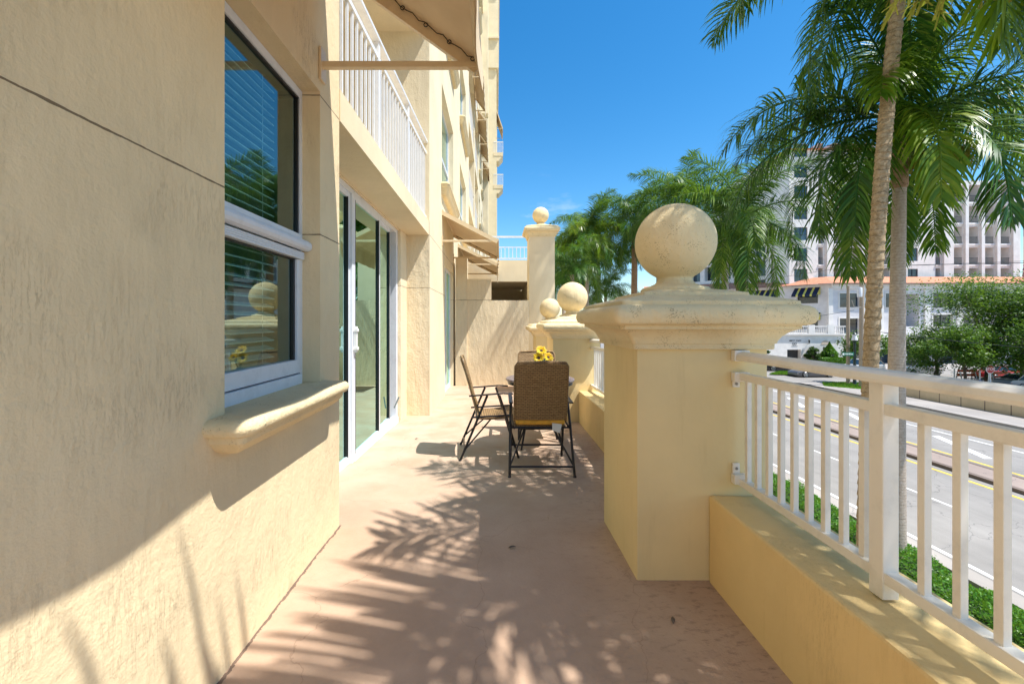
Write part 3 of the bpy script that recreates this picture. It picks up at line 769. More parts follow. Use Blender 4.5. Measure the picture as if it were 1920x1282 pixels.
def railing(x0, y0, x1, y1, z, posts, bal, label, br=True):
    r_ = thing('railing', label, 'railing', (x0, y0, z), 0, 'white metal railings on the parapet')
    O_ = Vector((x0,y0,z)); T = Vector((x1-x0, y1-y0, (fz(y1)-fz(y0))))
    L = T.length; t_ = T.normalized()
    def at(d, zz, xo=0): return t_*d + Vector((xo,0,zz))
    m_ = M['rail']
    # top rail: rounded broad cap
    f = MB(); sec = [(-.038,-.022),(.038,-.022),(.040,-.010),(.036,.006),(.022,.016),(0,.020),(-.022,.016),(-.036,.006),(-.040,-.010)]
    a, b_ = at(0,.655), at(L,.655); n = len(sec)
    f.add([a+Vector((x,0,q)) for x, q in sec]+[b_+Vector((x,0,q)) for x, q in sec], [(i,n+i,n+(i+1)%n,(i+1)%n) for i in range(n)], False)
    f.add([a+Vector((x,0,q)) for x, q in sec], [tuple(range(n))]); f.add([b_+Vector((x,0,q)) for x, q in sec], [tuple(range(n))[::-1]])
    f.build('top_rail', m_, r_, .003)
    MB().bar(at(0,.555), at(L,.555), .042, .034).build('upper_rail', m_, r_, .003)
    MB().bar(at(0,.045), at(L,.045), .042, .034).build('lower_rail', m_, r_, .003)
    for d in posts: MB().box(*( [at(d,0).x-.025, at(d,0).x+.025, at(d,0).y-.025, at(d,0).y+.025, -.022, .634+t_.z*d])).build('post', m_, r_, .003)
    for d in bal:
        c = at(d,0); MB().box(c.x-.0105, c.x+.0105, c.y-.0105, c.y+.0105, .06+c.z, .54+c.z).build('baluster', m_, r_, .0015)
    if br:
        for zz, w in ((.655,.05),(.555,.03),(.06,.03)):
            c = at(.0,zz); g = MB().box(c.x-.044, c.x+.03, c.y+(-.0 if t_.y>0 else -.035), c.y+(.035 if t_.y>0 else .0), c.z-.026, c.z+.026 if zz > .6 else c.z+.020)
            if zz < .6: g.box(c.x-.040, c.x-.006, c.y+(0 if t_.y>0 else -.012), c.y+(.012 if t_.y>0 else 0), c.z-.055 if zz > .3 else c.z+.02, c.z-.02 if zz > .3 else c.z+.07)
            bo = g.build('bracket', m_, r_, .003)
            zc = c.z if zz > .6 else (c.z-.038 if zz > .3 else c.z+.045)
            MB().tube([(c.x-.024, c.y-.036, zc),(c.x-.024, c.y-.012, zc)] if t_.y < 0 and zz > .6 else [(c.x-.023, c.y-.015, zc),(c.x-.023, c.y-.0, zc)], .007, 10).build('screw', M['steel'], bo)
    return r_
Z0 = .448
# near run: starts at the pillar and comes toward the camera
bals = [.065+.083*k for k in range(9)] + [.915+.0925*k for k in range(0,26)]
bals = [2.115-y for y in (2.045,1.968,1.888,1.807,1.728,1.646,1.564,1.482,1.400)] + [.912+.093*k for k in range(24)]
railing(1.195, 2.117, 1.195, -1.5, Z0, [.785, 3.0], bals, 'nearest white metal railing on the parapet beside the nearest ball pillar')
n = 27; railing(1.235, 2.772, 1.30, 5.845, Z0-.01, [1.5], [.06+k*(2.95/n) for k in range(n)], 'white railing between the first and second ball pillars')
railing(1.30, 6.498, 1.31, 8.645, Z0-.11, [], [.06+k*.108 for k in range(19)], 'white railing between the second and third ball pillars')

# ------------------------------------------------------------------ back wall group
bw = thing('terrace_back_wall', 'textured cream end wall of the terrace with a stepped top, behind the chairs', 'wall', (0,9.89,fz(9.89)))
z0 = fz(9.89)
mb = MB(); 
mb.box(-.66,-.11, 0,.2,-.6,2.235-z0); mb.box(-.11,.755,0,.2,-.6,1.746-z0)
mb.build('stepped_wall', M['wall_rough'], bw); 
MB().box(-.92,-.661,-.06,.3,-.6,2.72-z0).build('pier', M['wall_rough'], bw)
nw = thing('upper_terrace_block', 'smooth cream upper terrace block with a dark opening, behind the stepped back wall', 'wall', (0,13.4,0))
mb = MB(); mb.box(-.96,1.6,0,.25,2.50,3.16); mb.box(-.96,-.16,0,.25,-5,2.50); mb.box(-.96,1.6,.26,4.5,2.56,2.60); mb.box(1.03,1.6,-.001,4.5,-5,2.499)
mb.box(-.96,1.03,4.5,4.7,-5,2.56)
mb.build('block_wall', M['wall_smooth'], nw)
MB().box(.3,.42,4.42,4.49,1.5,2.2).build('inner_door_frame', M['wall_rough'], nw)
MB().box(-.2,1.35,5.6,5.9,2.6,3.80).build('inner_wall', M['wall_rough'], nw)
f = MB(); f.box(-.96,1.02,-.02,.02,3.86,3.91); f.box(-.96,1.02,-.01,.01,3.55,3.575); f.box(-.96,1.02,-.01,.01,3.2,3.23)
ur = thing('railing', 'thin white railing on top of the upper terrace block beside the tall pillar', 'railing', (0,13.42,0), 0, 'white metal railings on the parapet')
f.build('rails', M['white'], ur)
for k in range(17): MB().box(-.93+k*.12,-.912+k*.12,-.009,.009,3.2,3.56).build('baluster', M['white'], ur)

# ------------------------------------------------------------------ chairs, table, flowers
def build_chair(label, cushion):
    c = thing('folding_chair', label, 'chair', (0,0,0), 0, 'folding wicker chairs around the table')
    # woven back: slightly curved slab
    def slab(path, hw, th, name, nx=8, bow=.012):
        f = MB(); npt = len(path); vs = []
        for side in (0, 1):
            for (y, z, w_) in path:
                for i in range(nx+1):
                    q = -1+2*i/nx; d = side*th
                    vs.append((q*hw*w_, y-bow*(1-q*q)-d*.96, z+(.010*(1-q*q) if (y, z, w_) == path[-1] else 0)-d*.25))
        w = nx+1; fs = []
        for j in range(npt-1):
            for i in range(nx):
                a = j*w+i; fs.append((a, a+1, a+w+1, a+w)); b = npt*w+a; fs.append((b, b+w, b+w+1, b+1))
        T = npt*w
        for i in range(nx): fs.append((i, T+i, T+i+1, i+1)); a = (npt-1)*w+i; fs.append((a, a+1, T+a+1, T+a))
        for j in range(npt-1): a = j*w; fs.append((a, a+w, T+a+w, T+a)); a = j*w+nx; fs.append((a, T+a, T+a+w, a+w))
        f.add(vs, fs, True); o = f.build(name, M['wicker'], c); return o
    slab([(-.185,.46,1),(-.21,.55,1),(-.245,.68,1),(-.285,.82,1),(-.325,.935,.985),(-.332,.955,.95)], .217, .022, 'backrest')
    f = MB()
    for s in (-1, 1): f.tube([(s*.225,-.18,.44),(s*.225,-.215,.53),(s*.225,-.27,.75),(s*.222,-.325,.93),(s*.20,-.337,.962)], .0105, 8)
    f.tube([(-.20,-.337,.962),(0,-.350,.970),(.20,-.337,.962)], .0105, 8); f.build('back_frame', M['wicker'], c)
    f = MB(); pr = [(-.19,.405),(-.10,.398),(0,.402),(.10,.414),(.17,.424),(.195,.418)]
    vs = [(s*.225, y, z) for y, z in pr for s in (-1,1)] + [(s*.225, y, z-.022) for y, z in pr for s in (-1,1)]
    m_ = len(pr)*2; fs = []
    for i in range(len(pr)-1): a = i*2; fs += [(a,a+1,a+3,a+2),(m_+a,m_+a+2,m_+a+3,m_+a+1),(a,a+2,m_+a+2,m_+a),(a+1,m_+a+1,m_+a+3,a+3)]
    fs += [(0,m_,m_+1,1),(m_-2,m_-1,2*m_-1,2*m_-2)]
    f.add(vs, fs); f.build('seat', M['wicker'], c, .004)
    for s in (-1, 1):
        MB().tube([(s*.252,-.10,.615),(s*.262,-.19,.40),(s*.272,-.355,.012)], [.0115,.0115,.0115], 8).build('leg', M['iron'], c)
        MB().tube([(s*.245,.015,.615),(s*.245,.085,.40),(s*.245,.20,.012)], .0115, 8).build('leg', M['iron'], c)
        a = MB().bar((s*.258,-.275,.612),(s*.256,.05,.634), .036, .012); a.bar((s*.256,.05,.634),(s*.252,.145,.628), .036, .012); a.build('armrest', M['iron'], c, .004)
        MB().tube([(s*.238,-.25,.405),(s*.238,.19,.425)], .009, 8).build('seat_rail', M['iron'], c)
        MB().tube([(s*.27,-.33,.09),(s*.10,-.02,.40)], .008, 6).build('brace', M['iron'], c)
        MB().sphere((s*.272,-.357,.012), .015, 12, 8).build('foot_cap', M['black'], c)
    MB().tube([(-.268,-.325,.085),(.268,-.325,.085)], .009, 8).build('stretcher', M['iron'], c)
    MB().tube([(-.245,.165,.13),(.245,.165,.13)], .009, 8).build('stretcher', M['iron'], c)
    MB().tube([(-.262,-.20,.385),(.262,-.20,.385)], .009, 8).build('stretcher', M['iron'], c)
    MB().tube([(-.245,.10,.355),(.245,.10,.355)], .008, 8).build('stretcher', M['iron'], c)
    if cushion:
        f = MB(); f.box(-.215,.215,-.212,.19,.408,.452); f.build('cushion', M['cushion'], c, .016)
        f = MB(); f.quad((.10,-.225,.43),(.185,-.228,.42),(.165,-.235,.345),(.10,-.232,.37)); f.add([(.10,-.2265,.43),(.185,-.2295,.42),(.165,-.2365,.345),(.10,-.2335,.37)], [(3,2,1,0)])
        f.build('tag', M['paper'], c)
    return c
ch = build_chair('wicker folding chair seen from behind, golden cushion on its seat', True)
ch.location = (.386, 3.965, fz(3.9))
c2 = build_chair('wicker folding chair seen from the side, facing the table from the left', False)
c2.location = (.0, 4.37, fz(4.3)); c2.rotation_euler = (0,0,R(-86))
c3 = copy_tree(ch); c3['label'] = 'wicker folding chair on the far side of the table, mostly hidden'
c3.location = (.50, 5.02, fz(5.0)); c3.rotation_euler = (0,0,R(180))
tb = thing('round_table', 'small round patio table with grey top between the wicker chairs', 'table', (.47, 4.62, fz(4.6)))
MB().lathe([(.0,.695),(.345,.695),(.362,.700),(.366,.710),(.362,.722),(.350,.727),(0,.728)], (0,0,0), 64).build('tabletop', M['tabletop'], tb)
MB().lathe([(.335,.665),(.345,.665),(.345,.695),(.335,.695)], (0,0,0), 48).build('rim', M['iron'], tb)
for k in range(4):
    a = math.pi/4+k*math.pi/2; MB().tube([(.30*math.cos(a),.30*math.sin(a),.69),(.20*math.cos(a),.20*math.sin(a),.38),(.30*math.cos(a),.30*math.sin(a),.012)], .011, 8).build('leg', M['iron'], tb)
MB().lathe([(.19,.372),(.205,.372),(.205,.386),(.19,.386)], (0,0,0), 32).build('brace_ring', M['iron'], tb)
tz = fz(4.6)+.728
vs_ = thing('flower_vase', 'bunch of three yellow sunflowers in a small vase on the table', 'flowers', (.49, 4.52, tz))
MB().lathe([(.0,0),(.035,0),(.045,.03),(.042,.07),(.028,.10),(.033,.115),(.030,.115),(.02,.10)], (0,0,0), 24).build('vase', M['ceramic'], vs_)
def flower(pos, face, r=.052):
    pos, face = Vector(pos), Vector(face).normalized(); q = face.to_track_quat('Z','Y')
    f = MB()
    for k in range(34):
        a = 2*math.pi*k/17+random.uniform(-.1,.1); l = r*random.uniform(.85,1.1); up = .12+(.25 if k >= 17 else 0)+random.uniform(-.1,.1)
        d = Vector((math.cos(a), math.sin(a), up)).normalized(); s_ = Vector((-math.sin(a), math.cos(a), 0))*.0085
        b_ = d*r*.26; mid = d*l*.68+Vector((0,0,.003)); tip = d*l+Vector((0,0,-.003))
        f.add([pos+q@(b_-s_*.6), pos+q@(b_+s_*.6), pos+q@(mid+s_), pos+q@(mid-s_), pos+q@tip], [(0,1,2,3),(3,2,4)])
    o = f.build('petals', M['petal'], vs_)
    g = MB().lathe([(0,-.004),(.018,-.004),(.018,.005),(.012,.010),(0,.008)], (0,0,0), 18); g.v = [tuple(pos+q@Vector(p)) for p in g.v]; g.build('seed_head', M['seedhead'], vs_)
    MB().tube([tuple(pos), tuple(pos*.5+Vector((0,0,.03))), (0,0,.10)], .0035, 6).build('stem', M['rachis'], vs_)
B0 = .885-tz
flower((-.045,-.01,B0), (-.1,-.95,.25), .066); flower((-.015,.02,B0+.072), (.05,-.75,.75), .066); flower((.055,.0,B0+.005), (.35,-.8,.5), .062); 
f = MB()
for k in range(10):
    a = random.uniform(0,6.28); d = Vector((math.cos(a), math.sin(a), .3)); s_ = Vector((-math.sin(a), math.cos(a), 0))*.018; p = Vector((.02,0,B0-.035))
    f.add([p, p+d*.04+s_, p+d*.085, p+d*.04-s_], [(0,1,2,3)])
f.build('leaves', M['dkleaf'], vs_)

for i, (x, y, a, lab) in enumerate(((.09,2.42,.3,'small dark fallen leaf lying in the middle of the terrace floor'),(.75,1.83,1.2,'tiny dark fallen leaf on the floor near the parapet'),(-.9,4.9,.8,'dry curled leaf on the floor near the sliding door'))):
    g = MB(); n_ = 7; L0 = .022
    vs = []
    for k in range(n_):
        q = k/(n_-1); w_ = .008*math.sin(math.pi*(.08+.9*q)); vs += [(-L0+2*L0*q,-w_,.002+.006*math.sin(q*3)),(-L0+2*L0*q,w_,.004+.006*math.sin(q*3))]
    g.add(vs, [(2*k,2*k+2,2*k+3,2*k+1) for k in range(n_-1)], True)
    o = g.build('fallen_leaf', M['bark']); o.location = (x,y,fz(y)+.002); o.rotation_euler = (0,0,a); tag(o, lab, 'leaf', 'fallen leaves')
# ------------------------------------------------------------------ street
def sheet(name, mat, x0, x1, y0, y1, z): return tag(MB().quad((x0,y0,z),(x1,y0,z),(x1,y1,z),(x0,y1,z)).build(name, mat), kind='structure')
sheet('ground', M['ground'], -500, 900, -300, 1200, GZ)
sheet('road', M['asphalt'], 11.95, 31.05, -60, 400, GZ+.006)
sheet('side_street', M['asphalt'], 31.06, 200, 44.5, 58, GZ+.006)
sheet('pavement', M['concrete'], 31.2, 34.0, -60, 40.5, GZ+.14)
tag(MB().box(30.95,31.2,-60,40.6,GZ,GZ+.15).build('road_kerb', M['kerb']), kind='structure')
tag(MB().box(11.45,11.95,-60,200,GZ,GZ+.12).build('kerb', M['kerb']), kind='structure')
f = MB(); f.quad((12.25,-60,GZ+.012),(12.40,-60,GZ+.012),(12.40,200,GZ+.012),(12.25,200,GZ+.012))
for k in range(40): y = -20+k*4.35; f.quad((15.6,y,GZ+.012),(15.72,y,GZ+.012),(15.72,y+2.2,GZ+.012),(15.6,y+2.2,GZ+.012))
f.quad((25.4,-60,GZ+.012),(25.55,-60,GZ+.012),(25.55,44,GZ+.012),(25.4,44,GZ+.012))
f.quad((29.2,-60,GZ+.012),(29.32,-60,GZ+.012),(29.32,44,GZ+.012),(29.2,44,GZ+.012))
for k in range(3): f.quad((22.6,20+k*6,GZ+.013),(23.0,20+k*6,GZ+.013),(24.6,24+k*6,GZ+.013),(24.2,24+k*6,GZ+.013))
tag(f.build('white_road_markings', M['line_white']), kind='structure')
f = MB()
for x in (18.75, 21.6): f.quad((x,-60,GZ+.012),(x+.16,-60,GZ+.012),(x+.16,200,GZ+.012),(x,200,GZ+.012))
tag(f.build('yellow_road_markings', M['line_yellow']), kind='structure')
tag(MB().box(19.35,19.6,-60,200,GZ,GZ+.14).box(21.0,21.18,-60,200,GZ,GZ+.09).build('median_kerb', M['brown_kerb']), kind='structure')
tag(MB().box(19.6,21.0,-60,200,GZ,GZ+.08).build('brick_median', M['brick_strip']), kind='structure')
# barrier wall across the street
bwl = thing('roadside_wall', 'low beige block wall across the street with dark joints', 'wall', (34.2,0,GZ))
MB().box(0,.25,-60,36.6,0,.86).build('wall_panel', stucco('barrier_beige', (.60,.47,.30), .3, .4, bstr=.2), bwl)
MB().box(-.03,.28,-60,36.65,.86,.93).build('coping', M['concrete'], bwl)
f = MB(); y = 36.4
while y > 5: f.box(-.008,.0,y,y+.05,0,.86); y -= 1.55
f.build('joint', M['brown_kerb'], bwl)
# grass + hedge
def scatter(mb, n, fn, s0, s1, seed, up=.3):
    rnd = random.Random(seed)
    for _ in range(n):
        p = Vector(fn(rnd)); s = rnd.uniform(s0, s1)
        a = Vector((rnd.gauss(0,1), rnd.gauss(0,1), rnd.gauss(0,1))).normalized(); b_ = a.cross(Vector((rnd.gauss(0,1), rnd.gauss(0,1), rnd.gauss(0,1)+up))).normalized()
        mb.add([p-a*s, p-b_*s*.55, p+a*s, p+b_*s*.55], [(0,1,2,3)])
def hedgef(r):
    y = 5+45*r.random()**1.6; h = .33+.10*math.sin(y*1.7)+.07*math.sin(y*4.1)+.05*math.sin(y*9.3); x = r.uniform(10.1,11.42)
    e = 1-abs((x-10.76)/.66)**4; top = GZ+h*max(.2,e)
    return (x, y, top - abs(r.gauss(0,.09)) + (.08*r.random() if r.random() < .1 else 0))
f = MB(); scatter(f, 60000, hedgef, .022, .045, 3, 1.0); tag(f.build('hedge_leaves', M['hedge']), kind='stuff', label='bright green clipped ground cover hedge between terrace and road', cat='hedge')
f = MB()
for x0, x1, z in ((10.15,11.4,GZ+.04),(10.3,11.25,GZ+.08)): f.box(x0,x1,4,55,GZ,z)
tag(f.build('planting_soil', simple('dark_planting_bed', (.035,.08,.012), .9, 0, .3, 6)), kind='structure')
def patch(name, pts, z=GZ+.05, n=1500, seed=1):
    m_ = MB(); m_.add([(x,y,z) for x, y in pts], [tuple(range(len(pts)))])
    o = m_.build(name, M['grassbase']); tag(o, kind='structure')
    xs_ = [p[0] for p in pts]; ys_ = [p[1] for p in pts]; f = MB()
    def inside(x, y):
        c = False; j = len(pts)-1
        for i in range(len(pts)):
            if (pts[i][1] > y) != (pts[j][1] > y) and x < (pts[j][0]-pts[i][0])*(y-pts[i][1])/(pts[j][1]-pts[i][1])+pts[i][0]: c = not c
            j = i
        return c
    rnd = random.Random(seed)
    for _ in range(n):
        x, y = rnd.uniform(min(xs_),max(xs_)), rnd.uniform(min(ys_),max(ys_))
        if inside(x, y): a = rnd.uniform(0,6.28); s = .09; f.add([(x-s*math.cos(a),y-s*math.sin(a),z),(x+s*math.cos(a),y+s*math.sin(a),z),(x+rnd.uniform(-.05,.05),y,z+.12)], [(0,1,2)])
    return tag(f.build('grass', M['grass']), 'short green grass on the verge', 'grass', kind='stuff')
patch('verge', [(31.6,41.6),(34.6,38.4),(40,38.4),(40,43.5),(33.2,44)], GZ+.145, 4000)
patch('island', [(32.2,51),(36.3,50.2),(36.6,53.6),(35.0,53.6)], GZ+.12, 2500, 4)
sheet('corner_pavement', M['concrete'], 30.8, 60, 36.6, 44.5, GZ+.13)

# ------------------------------------------------------------------ palms
def frond_mesh(name, elev, L=3.3, seed=0, leaf=.84, wid=.0148, n=112, droop=100, mat=None):
    rnd = random.Random(seed); m = 18; pts = [Vector((0,0,0))]; tan = []
    for i in range(m):
        s = i/m; e = elev-droop*s**1.25*(.55+.45*math.cos(R(max(-60,min(60,elev)))))
        e = max(e, -86); d = Vector((math.cos(R(e)), .04*math.sin(s*3+seed), math.sin(R(e)))).normalized()
        tan.append(d); pts.append(pts[-1]+d*L/m)
    tan.append(tan[-1])
    mb = MB(); mb.tube(pts, [.028*(1-i/(m+1))+.004 for i in range(m+1)], 5, False)
    for i in range(n):
        s = .13+.87*i/n
        for sd in (-1, 1):
            ss = min(.999, s+rnd.uniform(-.005,.005)); k = ss*m; i0 = int(k); p = pts[i0].lerp(pts[min(i0+1,m)], k-i0); T = tan[i0]
            S = Vector((0,1,0))*sd; Nn = S.cross(T)*(sd) ; Nn = Nn if Nn.z > 0 or abs(T.z) > .9 else -Nn
            fwd = .35+.55*ss; ang = rnd.choice((-.35,.05,.45,.8))+rnd.uniform(-.15,.15)
            d = (T*fwd + S*(.9-.2*ss) + Nn*ang).normalized()
            l = leaf*(math.sin(math.pi*(.22+.70*ss))**.7)*rnd.uniform(.85,1.1)*(.55 if ss > .95 else 1)
            w0 = wid*rnd.uniform(.85,1.2); wv = d.cross(Nn+Vector((.01,0,.3))).normalized()
            q = p.copy(); vs = [q-wv*w0*.35, q+wv*w0*.35]; segs = 4
            for j in range(segs):
                d = (d+Vector((0,0,-1))*(.12+.11*j)*rnd.uniform(.8,1.2)).normalized(); q = q+d*l/segs
                ww = w0*(1,.95,.7,.06)[j]; wv = d.cross(d.cross(wv)).normalized()*-1 if False else (wv-d*wv.dot(d)).normalized()
                vs += [q-wv*ww, q+wv*ww]
            mb.add(vs, [(2*j,2*j+1,2*j+3,2*j+2) for j in range(segs)], True)
    me = bpy.data.meshes.new(name); me.from_pydata(mb.v, [], mb.f); me.update()
    me.polygons.foreach_set('use_smooth', mb.sm); me.materials.append(mat or M['palm_leaf']); return me
ELS = [80, 62, 45, 28, 10, -10, -32]
FR = {}
for i, e in enumerate(ELS):
    for sd in (0, 1): FR[(i, sd)] = frond_mesh('frond', e, 3.3, 10+i*3+sd)
FRY = frond_mesh('frond', -5, 3.3, 91, .86, .020, 110, 105, M['palm_leaf_y'])
FRY2 = frond_mesh('frond', 30, 3.1, 92, .86, .020, 110, 105, M['palm_leaf_y'])
def strands(name, mat, n, length, spread, seed, parent, loc, sub=6):
    rnd = random.Random(seed); mb = MB()
    for _ in range(n):
        a = rnd.uniform(0,6.28); e = rnd.uniform(-.2,1.1); d = Vector((math.cos(a)*spread, math.sin(a)*spread, e*.7)).normalized(); p = Vector((0,0,0)); l = length*rnd.uniform(.6,1.1)
        for j in range(sub):
            w = Vector((rnd.gauss(0,1), rnd.gauss(0,1), rnd.gauss(0,.3)))*1.0; w = w.normalized()*.012; q = p+d*l/sub
            mb.add([p-w, p+w, q+w, q-w], [(0,1,2,3)])
            for _k in range(3):
                t1 = (d+Vector((rnd.gauss(0,.6), rnd.gauss(0,.6), rnd.gauss(0,.5)))).normalized()*.13*length; u = w*.8
                mb.add([p-u, p+u, p+t1+u*.5, p+t1-u*.5], [(0,1,2,3)])
            p = q; d = (d+Vector((0,0,-.32))).normalized()
    o = mb.build(name, mat, parent); o.location = loc; return o
def palm(x, y, cz, label, r0=.22, r1=.17, lean=(0,0), nf=17, sc_=1.0, seed=0, shaft=.9, tm='trunk_smooth', rings=0, shaftmat=None, flower=None, bulge=1.15, elevs=None, spear=True, rz0=None, extra=()):
    rnd = random.Random(seed)
    p = thing('palm_tree', label, 'palm tree', (x, y, GZ), 0, 'palm trees along the street')
    H = cz-GZ-shaft*.9; mb = MB(); n = 420 if rings else 28; pts = []; rs = []
    for i in range(n+1):
        s = i/n; b_ = (s*s)
        pts.append((lean[0]*b_+ (.03*math.sin(s*5) if rings else 0), lean[1]*b_, H*s))
        r = r0+(r1-r0)*s; r *= 1+(bulge-1)*math.exp(-((s-.05)/.14)**2)
        if rings:
            fq = (s*H/(.22 if s < .62 else .15)+.3*math.sin(s*23)) % 1; r *= 1+.13*(1-fq)**1.5-.04
            r *= 1+.012*rnd.uniform(-1,1)
        rs.append(r)
    mb.tube(pts, rs, 20); mb.build('trunk', M[tm], p)
    top = Vector((lean[0], lean[1], H))
    sh = MB().lathe([(r1*1.02,-.02),(r1*1.28,.06),(r1*1.2,shaft*.35),(r1*.95,shaft*.75),(r1*.55,shaft)], tuple(top), 16)
    sh.build('crownshaft', shaftmat or M['greenshaft'], p)
    ct = top+Vector((0,0,shaft*.92))
    for k in range(nf):
        i = elevs[k % len(elevs)] if elevs else min(6, int(7*k/nf))
        a = k*2.39996+rnd.uniform(-.25,.25)+(rz0 or 0)
        o = bpy.data.objects.new('frond', FR[(i, k%2)]); C.objects.link(o); o.parent = p
        o.location = ct+Vector((math.cos(a)*.04, math.sin(a)*.04, -.04*i)); o.rotation_euler = (0,0,a); s = sc_*rnd.uniform(.9,1.08); o.scale = (s,s,s)
    for me, a, s, dz in extra:
        o = bpy.data.objects.new('frond', me); C.objects.link(o); o.parent = p; o.location = ct+Vector((0,0,dz)); o.rotation_euler = (0,0,a); o.scale = (s,s,s)
    if spear:
        s_ = MB().tube([tuple(ct), tuple(ct+Vector((.05,.02,.7*sc_))), tuple(ct+Vector((.02,.05,1.5*sc_)))], [.035,.02,.004], 6); s_.build('spear_leaf', M['greenshaft'], p)
    if flower:
        mt, nn, ln, lo = flower; strands('flower_cluster', mt, nn, ln, 1.0, seed+5, p, tuple(top+Vector(lo)))
    return p
palm(8.17, 9.6, 10.5, 'tall rough ringed palm trunk nearest the white railing, crown above the frame', .150, .132, (.88,0), 22, 1.42, 3, 1.6, 'trunk_rough', 1, bulge=1.0, flower=(M['strand'], 60, 1.0, (.4,-.2,-.1)), rz0=.85)
palm(10.78, 11.65, 6.75, 'smooth grey palm with bushy flower cluster right behind the rough trunk', .225, .145, (.1,0), 17, 1.38, 12, 2.1, 'trunk_smooth', 0, M['trunk_brown'], (M['strand'], 330, .85, (.62,-.5,.75)), 1.0, elevs=[0,1,1,2,2,3,3,4,4,5,4,5,5,6,6,3], rz0=1.1,
     extra=((FRY, 4.25, 1.35, -.05), (FRY2, 3.9, 1.3, 0), (FR[(3,0)], 3.05, 1.62, 0), (FR[(5,0)], 3.35, 1.45, -.1), (FR[(4,1)], 2.72, 1.6, 0), (FR[(3,1)], .15, 1.6, 0), (FR[(4,1)], 5.9, 1.5, 0), (FR[(5,1)], .5, 1.5, 0)))
palm(10.9, 19.2, 5.9, 'palm with bright green crownshaft just right of the nearest stone ball', .24, .2, (0,0), 20, 1.22, 21, 2.4, 'trunk_brown', bulge=1.0, elevs=[0,1,1,2,2,3,3,4,4,5,5,5,6,6,4,6,3])
palm(10.4, 24.0, 7.6, 'palm whose trunk is hidden behind the nearest stone ball', .24, .18, (0,0), 24, 1.1, 31, 1.6, 'trunk_brown')
palm(9.55, 30.0, 8.3, 'palm with brown trunk standing left of the nearest stone ball', .24, .2, (.1,0), 24, 1.1, 43, 1.4, 'trunk_brown', elevs=[0,1,1,2,2,3,3,4,4,5,5,5,6,6,6,6])
palm(6.2, 29.5, 7.3, 'bright green palm with golden flower cluster behind the second stone ball', .17, .13, (0,0), 20, 1.05, 57, .9, 'trunk_smooth', flower=(M['goldstrand'], 120, .75, (-.1,-.35,.05)), elevs=[0,1,1,2,2,3,3,4,4,5,5,5,6,6,6,6,5,4],
     extra=((FRY, 3.2, 1.0, 0), (FRY, 5.0, 1.0, 0), (FRY2, 2.4, 1.0, 0), (FRY2, 5.8, 1.0, 0), (FRY, .4, 1.0, 0), (FRY2, 4.2, 1.0, 0)))
palm(6.4, 37.0, 4.4, 'low palm filling the gap below the golden flowered palm', .14, .12, (0,0), 18, .95, 63, .8, elevs=[1,2,2,3,3,4,4,5,5,6])
palm(9.0, 35.5, 4.0, 'low palm between the second ball and the brown trunked palm', .14, .12, (0,0), 18, 1.0, 65, .8, elevs=[1,2,2,3,3,4,4,5,5,6])
palm(9.0, 38.0, 8.6, 'far palm between the golden flowered palm and the brown trunked one', .22, .17, (0,0), 24, 1.15, 61, 1.2)
palm(7.2, 46.0, 8.2, 'far dense palm close beside the tall square pillar', .22, .17, (0,0), 24, 1.15, 71, 1.2)
palm(12.8, 34.0, 8.6, 'far palm seen right of the nearest stone ball, behind the crownshaft palm', .22, .17, (0,0), 24, 1.15, 77, 1.2)
palm(13.8, 26.0, 7.4, 'palm behind the bright green crownshaft palm, partly covering the white building', .22, .17, (0,0), 22, 1.05, 83, 1.2)
palm(4.4, 25.0, 4.6, 'short low palm whose fronds show between the second ball and nearest cap', .14, .12, (0,0), 20, .9, 87, .7, elevs=[1,2,2,3,3,4,4,5,5,6])
# palms just outside the frame, whose shadows and hanging leaf tips are in the picture
palm(4.25, 1.75, 5.25, 'near palm just right of the frame, yellow green frond tips hanging in at top right', .2, .15, (0,0), 13, .84, 97, .9, flower=(M['strand'], 110, .85, (-.72,1.25,-.3)), elevs=[2,3,3,4,4,3,2,4,5,2,3,4],
     extra=((FRY, 1.74, .86, 0), (FR[(3,1)], 3.74, 1.22, 0), (FR[(3,0)], 3.22, .9, 0), (FR[(4,0)], 2.93, 1.0, 0), (FRY, 1.45, .85, .1),  (FR[(4,0)], 3.8, .85, 0), (FR[(3,1)], 4.15, .8, 0), (FR[(5,1)], 3.95, .8, 0)))
np_ = [o for o in bpy.data.objects if o.name.startswith('palm_tree') and abs(o.location.x-4.25) < .01][0]
MB().tube([(.0,.0,9.4),(-.45,.55,9.85),(-.72,1.25,9.2)], [.03,.022,.014], 6).build('flower_stalk', M['rachis'], np_)

